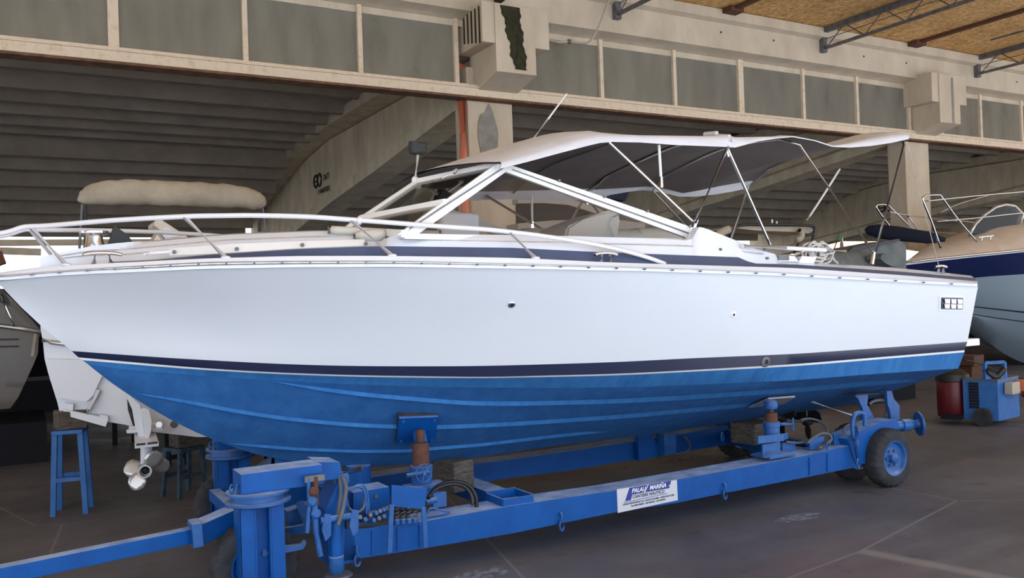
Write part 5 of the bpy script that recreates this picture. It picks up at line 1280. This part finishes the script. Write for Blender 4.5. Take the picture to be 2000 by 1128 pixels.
block((q1_.x+.0, q1_.y, hL+.03+.085), (.24, .26, .165), .1, 'weathered wooden block on top of the bright blue stand at the left')
R1_, R2_ = atZ(351, 974, 0), atZ(401, 962, 0)
hR = atY(375, 880, R1_.y).z
M['standold'] = mat('worn_blue_paint', srgb(44, 84, 108), .7, c2=srgb(34, 40, 44), nscale=14)
t2, q2_ = stand2(R1_, R2_, hR, .02, 'standold', 'worn dark blue boat stand under the cream boat, left of the steering columns', .26, .018)
block((q2_.x, q2_.y, hR+.03+.07), (.20, .26, .14), .2, 'brown wooden block on top of the worn dark blue stand')
# dark frame stand further back
b = B(); a1, a2 = atZ(329, 910, 0), atZ(366, 905, 0)
for p in (a1, a2): b.beam((p.x, p.y, 0), (p.x, p.y, .75), .06, .06)
b.beam((a1.x, a1.y, .45), (a2.x, a2.y, .45), .05, .05); b.beam((a1.x, a1.y, .1), (a2.x, a2.y, .1), .05, .05); tag(b.build('dark_stand', 'ofence'), 'dark steel stand standing behind the propeller of the cream boat', 'stand')
b = B(); a1, a2 = atZ(225, 868, 0), atZ(262, 862, 0)
for p in (a1, a2): b.beam((p.x, p.y, 0), (p.x, p.y, .7), .06, .06)
b.beam((a1.x, a1.y, .68), (a2.x, a2.y, .68), .06, .06); tag(b.build('dark_stand', 'ofence'), 'dark steel stand behind the bright blue stand', 'stand')
# ---- taupe boat at far left
Y3 = 12.0
bt3 = thing('taupe_motor_boat', 'glossy taupe boat at the left edge, its stern quarter behind the white bow', 'boat', (0, Y3, 1))
sil = [(-60, 540), (0, 562), (30, 590), (60, 622), (82, 648), (76, 655), (74, 690), (66, 710), (50, 745), (36, 775), (20, 797), (-10, 800), (-60, 812)]
P = [atY(u, v, Y3) for u, v in sil]; b = B(); rws = [P, [p+V((-.15, .8, 0)) for p in P], [p+V((-.5, 2.4, .05)) for p in P]]; G = b.grid(rws); b.face(G[0]); b.face(G[-1]); b.build('hull', 'tan_hull', bt3, smooth=30)
b = B(); b.tube([atY(u, v, Y3-.03) for u, v in [(-40, 632), (0, 636), (40, 641), (80, 648)]], .03, 8); b.build('rub_rail', 'alu', bt3, smooth=True)
for v in (663, 677): b = B(); b.beam(atY(-20, v, Y3-.01), atY(37, v-1, Y3-.01), .03, .02); b.build('hull_slot', 'black', bt3)
b = B(); b.prism([atY(u, v, Y3-.02) for u, v in [(-5, 562), (8, 570), (18, 585), (20, 597), (0, 590)]], (0, .02, 0)); b.build('cockpit_gap', 'black', bt3)
b = B(); b.tube([atY(u, v, Y3-.06) for u, v in [(2, 575), (12, 600), (20, 618), (28, 636)]], .016, 6); b.build('side_rail', 'chrome', bt3, smooth=True)
b = B(); b.prism([atY(u, v, Y3-.02) for u, v in [(66, 650), (72, 650), (66, 695), (60, 695)]], (0, .02, 0)); b.build('corner_trim', 'sand', bt3)
b = B(); b.box2((-2.5, Y3+.2, .0), (.3, Y3+1.8, .5)); tag(b.build('boat_cradle', 'ofence'), 'dark cradle under the taupe boat at the left edge', 'cradle')
# davit-like white tubes left of our bow
b = B(); b.beam(atY(-10, 474, 13.5), atY(330, 472, 13.5), .09, .08); b.beam(atY(-10, 489, 13.5), atY(80, 492, 13.5), .10, .09); o = b.build('boat_rack', 'sand'); tag(o, 'pale horizontal rack bars in the bright gap above the white bow', 'rack')
b = B(); b.prism([atY(u, v, 11.2) for u, v in [(-10, 488), (4, 490), (12, 512), (-10, 520)]], (0, .3, 0)); tag(b.build('deck_chair', 'redbrown'), 'dark brown chair back at the left edge above the bow', 'chair')
# ================================================================== clutter beyond: covered boats, frames, flag
def stored(cx, cy2, L, W_, z0, z1, rz, m, label, cover=None):
    t = thing('stored_boat', label, 'boat', (cx, cy2, 0)); mtx = Matrix.Translation((cx, cy2, 0))@Matrix.Rotation(rz, 4, 'Z')
    b = B(); R_ = []
    for i in range(15):
        s = i/14; x = -L/2+L*s; w_ = W_/2*(1-max(0, (s-.45)/.55)**2.2); zk = z0+(z1-z0)*.75*max(0, (s-.6)/.4)**2
        R_.append([mtx@V((x, -w_, z1)), mtx@V((x, -w_*.92, z0+.45*(z1-z0)+.3*(zk-z0))), mtx@V((x, 0, zk)), mtx@V((x, w_*.92, z0+.45*(z1-z0)+.3*(zk-z0))), mtx@V((x, w_, z1))])
    G = b.grid(R_); b.face(G[0]); 
    for a, c in zip(G, G[1:]): b.face([a[0], a[4], c[4], c[0]])
    b.build('hull', m, t, smooth=40, weld=True)
    b = B(); R_ = []
    for i in range(13):
        s = i/12; x = -L*.42+L*.7*s; w_ = W_*.36; h = .55*math.sin(PI*min(1, s*1.1+.06))**.5
        R_.append([mtx@V((x, w_*math.cos(a)*(1-.3*s), z1+h*math.sin(a)**.8 if math.sin(a) > 0 else z1)) for a in [PI*j/10 for j in range(11)]])
    b.grid(R_); b.build('cover' if cover else 'cabin', cover or m, t, smooth=40)
    b = B(); b.box2((cx-L*.52, cy2-.6, 0), (cx+L*.45, cy2+.6, z0+.1)); b.build('cradle', 'ofence', t)  # lengthened and dark, stands in for shade below the hulls
    return t
M['shadeboat'] = mat('shade_grey_gelcoat', srgb(96, 98, 104), .5)  # grey filler boats, dimmed in colour to stand in for hall shade
M['darkboat'] = mat('shade_dark_gelcoat', srgb(30, 34, 44), .35)  # dark filler boats, the hall's shade is put into this colour
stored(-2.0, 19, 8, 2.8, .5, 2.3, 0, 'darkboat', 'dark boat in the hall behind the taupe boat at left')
stored(7.5, 20, 8.5, 3, .5, 2.3, .1, 'shadeboat', 'grey boat in the hall behind the mossy column', 'navycloth')
stored(14.5, 16.5, 7.5, 2.8, .45, 2.15, 0, 'darkboat', 'dark-windowed boat seen through the side window of the white boat', 'navycloth')
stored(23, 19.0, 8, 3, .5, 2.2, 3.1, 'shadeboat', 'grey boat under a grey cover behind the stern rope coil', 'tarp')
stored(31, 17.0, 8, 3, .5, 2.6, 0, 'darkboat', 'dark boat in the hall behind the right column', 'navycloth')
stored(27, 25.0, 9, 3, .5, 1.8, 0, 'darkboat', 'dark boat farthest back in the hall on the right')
stored(3.5, 26.5, 9, 3, .5, 2.2, 0, 'darkboat', 'dark boat farthest back in the hall on the left')
M['shadeboat2'] = mat('dusty_gelcoat', srgb(150, 142, 132), .5)
# pale boat glimpsed behind the column through the window
t = thing('curved_cabin_boat', 'pale boat with sweeping cabin arches seen through the side window', 'boat', atY(1120, 440, 9.5))
b = B(); P = [atY(u, v, 9.5) for u, v in [(1012, 385), (1070, 384), (1120, 390), (1160, 402), (1200, 422), (1200, 430), (1150, 412), (1110, 400), (1060, 396), (1012, 397)]]; b.prism(P, (0, .15, 0)); b.build('cabin_arch', 'shadeboat2', t)
b = B(); P = [atY(u, v, 9.6) for u, v in [(1012, 396), (1060, 396), (1120, 402), (1160, 418), (1185, 440), (1012, 440)]]; b.prism(P, (0, .05, 0)); b.build('tinted_window', 'ofence', t)
b = B(); P = [atY(u, v, 9.45) for u, v in [(1012, 436), (1080, 430), (1200, 428), (1260, 436), (1260, 790), (1012, 790)]]; b.prism(P, (0, .3, 0)); b.build('cabin_side', 'shadeboat2', t); q = atY(1136, 600, 9.7); b = B(); b.box2((q.x-1, 9.5, 0), (q.x+1, 10.2, .6)); b.build('cradle', 'ofence', t)
b = B(); P = [atY(u, v, 9.8) for u, v in [(1160, 370), (1232, 366), (1222, 392), (1175, 385)]]; b.prism(P, (0, .4, 0)); b.build('navy_canopy_bundle', 'navycloth', t)
# framed boat behind the canopy struts
Y5 = 9.2
t = thing('folded_top_boat', 'small boat with a dark tube frame and folded tan top behind the canopy struts', 'boat', atY(1510, 500, Y5))
def f5(pts, r, m='black', nm='frame_tube'): b = B(); b.tube(cr_spline([atY(p[0], p[1], p[2] if len(p) > 2 else Y5) for p in pts], 4), r, 8); return b.build(nm, m, t, smooth=True)
f5([(1424, 464), (1430, 450), (1440, 442), (1460, 438.5), (1520, 438.5), (1580, 440), (1590, 442), (1591, 450), (1586, 473)], .02)
f5([(1550, 494), (1560, 475), (1567, 462), (1578, 459), (1590, 457)], .02); f5([(1508, 437), (1508, 428)], .012, 'white', 'nav_light'); f5([(1517, 438), (1517, 432)], .012, 'white', 'nav_light')
f5([(1576, 430), (1610, 378), (1640, 330)], .016, 'white', 'raised_antenna')
b = B(); P = [atY(u, v, Y5+.1) for u, v in [(1420, 447), (1440, 441), (1580, 443), (1588, 449), (1580, 456), (1560, 453), (1480, 450), (1440, 446)]]; b.prism(P, (0, .5, 0)); b.build('folded_top', 'sand', t)
b = B(); b.tube(cr_spline([atY(u, v, Y5) for u, v in [(1560, 450), (1566, 456), (1564, 464), (1556, 470)]], 4), .045, 10); b.tube(cr_spline([atY(u, v, Y5) for u, v in [(1425, 447), (1412, 452), (1402, 460), (1400, 470)]], 4), .06, 10); b.build('canvas_folds', 'sand', t, smooth=True)
b = B(); P = [atY(u, v, Y5+.2) for u, v in [(1470, 500), (1555, 496), (1690, 500), (1700, 700), (1470, 700)]]; b.prism(P, (0, .8, 0)); b.build('hull', 'beige', t); q = atY(1580, 600, Y5+.5); b = B(); b.box2((q.x-1, Y5+.3, 0), (q.x+1, Y5+.9, 1.0)); b.build('cradle', 'ofence', t)
# grey tarpaulins
cb = thing('covered_boat', 'boat under crumpled grey tarpaulins between the white stern and navy bow', 'boat', atY(1700, 530, 8.9))
b = B(); R_ = []
prof = [(1585, 508), (1600, 498), (1625, 492), (1655, 494), (1680, 490), (1700, 494), (1715, 503)]
for i, (u, v) in enumerate(prof):
    a = atY(u, v, 8.6); R_.append([a+V((0, -.25, -.45)), a+V((0, -.1, -.1)), a, a+V((0, .4, .02)), a+V((0, .6, -.4))])
b.grid(R_); b.build('tarpaulin', 'tarp', cb, smooth=True, solid=.01)
b = B(); P = [atY(u, v, 8.2) for u, v in [(1722, 497), (1728, 494), (1742, 498), (1757, 500), (1765, 515), (1764, 520), (1742, 520), (1728, 513), (1720, 505)]]; b.prism(P, (0, .25, 0)); b.build('outboard_cover', 'tarp', cb)
b = B(); P = [atY(u, v, 8.9) for u, v in [(1660, 500), (1690, 480), (1755, 468), (1770, 480), (1770, 740), (1660, 740)]]; b.prism(P, (0, .6, 0)); b.build('hull', 'tarp', cb); q = atY(1715, 600, 9.2); b = B(); b.box2((q.x-.5, 8.95, 0), (q.x+.5, 9.5, 1.0)); b.build('cradle', 'ofence', cb)
b = B(); P = [atY(u, v, 8.85) for u, v in [(1652, 493), (1668, 482), (1756, 466), (1758, 470), (1690, 486), (1660, 497)]]; b.prism(P, (0, .05, 0)); b.build('windscreen_strip', 'black', cb)
b = B(); 
for i in range(1): b.lathe(atY(1689, 448, 11.8), (atY(1760, 457, 11.2)-atY(1689, 448, 11.8)), [(0, .02), (.06, .09), (.25, .14), (.6, .15), (1.2, .12), (1.5, .04)], 18)
tag(b.build('padded_board', 'navycloth', smooth=True), 'navy padded board lying flat in front of the right column', 'board')
# small flag
t = thing('small_flag', 'small green, white and red flag on a leaning staff behind the stern', 'flag', atY(1629, 487, 8.7))
b = B(); b.cyl(atY(1629, 487, 8.7), atY(1641, 452, 8.7), .008, n=6); b.build('staff', 'redbrown', t)
for poly, m_ in (([(1640, 454), (1646, 462), (1645, 472), (1637, 468)], 'green'), ([(1646, 462), (1647, 470), (1645, 475), (1645, 472)], 'white'), ([(1646, 470), (1648, 482), (1642, 484), (1642, 473)], 'red')):
    b = B(); P = [atY(u, v, 8.69) for u, v in poly]; b.prism(P, (0, .012, 0)); b.build('flag_cloth', m_, t)
# rope coil on the stern rail
b = B(); P = []
random.seed(3)
for k in range(7):
    c = V(upt(1598+random.uniform(-14, 14), 494+random.uniform(-5, 4), .20))
    n_ = 14
    for i in range(n_):
        a = 2*PI*i/n_; P.append(c+V((math.cos(a)*(.10+.02*math.sin(k)), .02*math.sin(a*2+k), math.sin(a)*(.075+.02*math.cos(k*2)))))
b.tube(cr_spline(P, 3), .010, 6); b.tube(cr_spline([upt(u, v, .2) for u, v in [(1610, 480), (1622, 492), (1628, 506), (1636, 514)]], 4), .010, 6)
tag(b.build('rope_coil', 'ropew', smooth=True), 'coil of white rope hung over the rail at the aft cockpit', 'rope')
# ================================================================== generator cart
def gz(u, v, p): return atY(u, v, p.y).z
Cc = atZ(1951, 822, .07); Lc = atZ(1883, 818, .07); Rc = atZ(1992, 812, .07)
gt = thing('welding_generator', 'blue wheeled generator cart with louvres, by the right boat', 'generator', Cc)
ht = gz(1944, 745, Cc)
ex_ = Lc-Cc; ey_ = Rc-Cc
b = B(); b.prism([Cc, Lc, Lc+ey_, Rc], (0, 0, ht-.07)); b.build('body', 'standblue', gt)
b = B(); b.prism([p+V((0, 0, ht-.07)) for p in (Cc-ex_*.02-ey_*.02, Lc, Lc+ey_, Rc+ey_*.02)], (0, 0, .025)); b.build('lid', 'steel', gt)
n_l = ex_.cross(V((0, 0, 1))).normalized()
if n_l.dot(CC-Cc) < 0: n_l = -n_l
n_r = ey_.cross(V((0, 0, 1))).normalized()
if n_r.dot(CC-Cc) < 0: n_r = -n_r
for k in range(9):
    q = Cc+ex_*.68+V((0, 0, (ht-.07)*(.93-k*.075)))+n_l*.008; b = B(); b.beam(q-ex_*.14, q+ex_*.14, .03, .02, up=n_l); b.build('louvre', 'ofence', gt)
q = Cc+ey_*.45+n_r*.06; b = B(); b.box(V((q.x, q.y, ht-.10)), (.22, .10, .15), rz=math.atan2(ey_.y, ey_.x), bev=.01); bx = b.build('switch_box', 'sand', gt)
q = Cc+ey_*.9+n_r*.08; b = B(); b.box(V((q.x, q.y, ht-.09)), (.2, .12, .14), rz=math.atan2(ey_.y, ey_.x), bev=.01); b.build('socket_box', 'orange', gt)
b = B(); q = Cc+ey_*.7+n_r*.12; b.lathe((q.x, q.y, ht-.19), n_r, [(0, .04), (.05, .045), (.06, .02)], 14); b.build('plug', 'red', gt)
for s_ in (.35, -.0):
    pass
wq = Cc+ex_*.42+n_l*.05; wz = .085
b = B(); b.lathe(V((wq.x, wq.y, .115)), n_l, [(-.03, .11), (-.03, .115), (.03, .115), (.035, .09), (.03, .05), (.035, .02)], 24); b.build('wheel', 'rubber', gt, smooth=35)
hp = [Cc+ex_*.34+V((0, 0, ht-.05)), Cc+ex_*.34+V((0, 0, ht+.16)), Cc-ex_*.30*-.9*0+ey_*.35+V((0, 0, ht+.16)), Cc+ey_*.35+V((0, 0, ht-.05))]
b = B(); b.beam(hp[0], hp[1], .04, .04); b.beam(hp[1], hp[2], .04, .04); b.beam(hp[2], hp[3], .04, .04); b.beam(hp[0]+V((0, 0, .03)), hp[3]+V((0, 0, .03)), .04, .06); b.build('handle_frame', 'standblue', gt)
b = B(); b.tube(cr_spline([hp[1].lerp(hp[0], .4), (hp[0]+hp[3])/2+V((0, 0, .02)), hp[2].lerp(hp[3], .4)], 4), .04, 8); b.build('cable_bundle', 'black', gt, smooth=True)
q = Lc+ex_.normalized()*.205+ey_*.3; b = B(); b.lathe((q.x, q.y, .08), (0, 0, 1), [(0, .18), (.02, .19), (.45, .19), (.47, .18)], 28); dr = b.build('red_drum', 'red', smooth=35); tag(dr, 'dark red drum standing against the left end of the generator cart', 'drum')
b = B(); b.lathe((q.x, q.y, .55), (0, 0, 1), [(0, .21), (.08, .20), (.14, .12), (.16, .02)], 20); b.build('drum_cover', 'black', dr, smooth=35)
b = B(); b.beam(Lc+ex_*.6+V((0, 0, .03)), Lc+V((0, 0, .03)), .3, .05); b.build('cart_tray', 'ofence', gt)
b = B(); b.tube(cr_spline([atY(u, v, 8.2) for u, v in [(1880, 702), (1900, 706), (1922, 713), (1960, 730), (1990, 735), (2010, 745)]], 4), .012, 6); tag(b.build('power_cable', 'blackhose', smooth=True), 'thin cable drooping over the generator cart', 'cable')
b = B(); b.box(atY(1905, 703, 8.6)+V((0, .1, 0)), (.40, .3, .16), rz=.2, bev=.01); b.box(atY(1905, 703, 8.6)+V((0, .1, -.35)), (.3, .25, .55)); tag(b.build('brown_case', 'rust'), 'rusty brown case on a post behind the generator cart', 'case')
# small debris on floor (white flecks and dark wheel chock)
for i, (u, v, lb) in enumerate([(1560, 1010, 'larger white paint splash on the floor right of the sign'), (1340, 893, 'faint white paint marks on the floor between the trailer beams'), (1168, 893, 'pale flaked paint patch beside the far trailer beam'), (942, 1120, 'white powder smear on the floor at the bottom middle')]):
    q = atZ(u, v, .0); b = B(); random.seed(i)
    ring = [(q.x+(.14+.08*random.random())*math.cos(a)*(1.2), q.y+(.06+.05*random.random())*math.sin(a), .002) for a in [2*PI*k/18 for k in range(18)]]
    b.prism(ring, (0, 0, .0015)); tag(b.build('paint_splash', M.setdefault('splash', mat('chalky_paint_splash', srgb(128, 130, 140), .9, c2=srgb(90, 90, 98), nscale=18, nlo=.45, nhi=.55))), lb, 'paint splash')
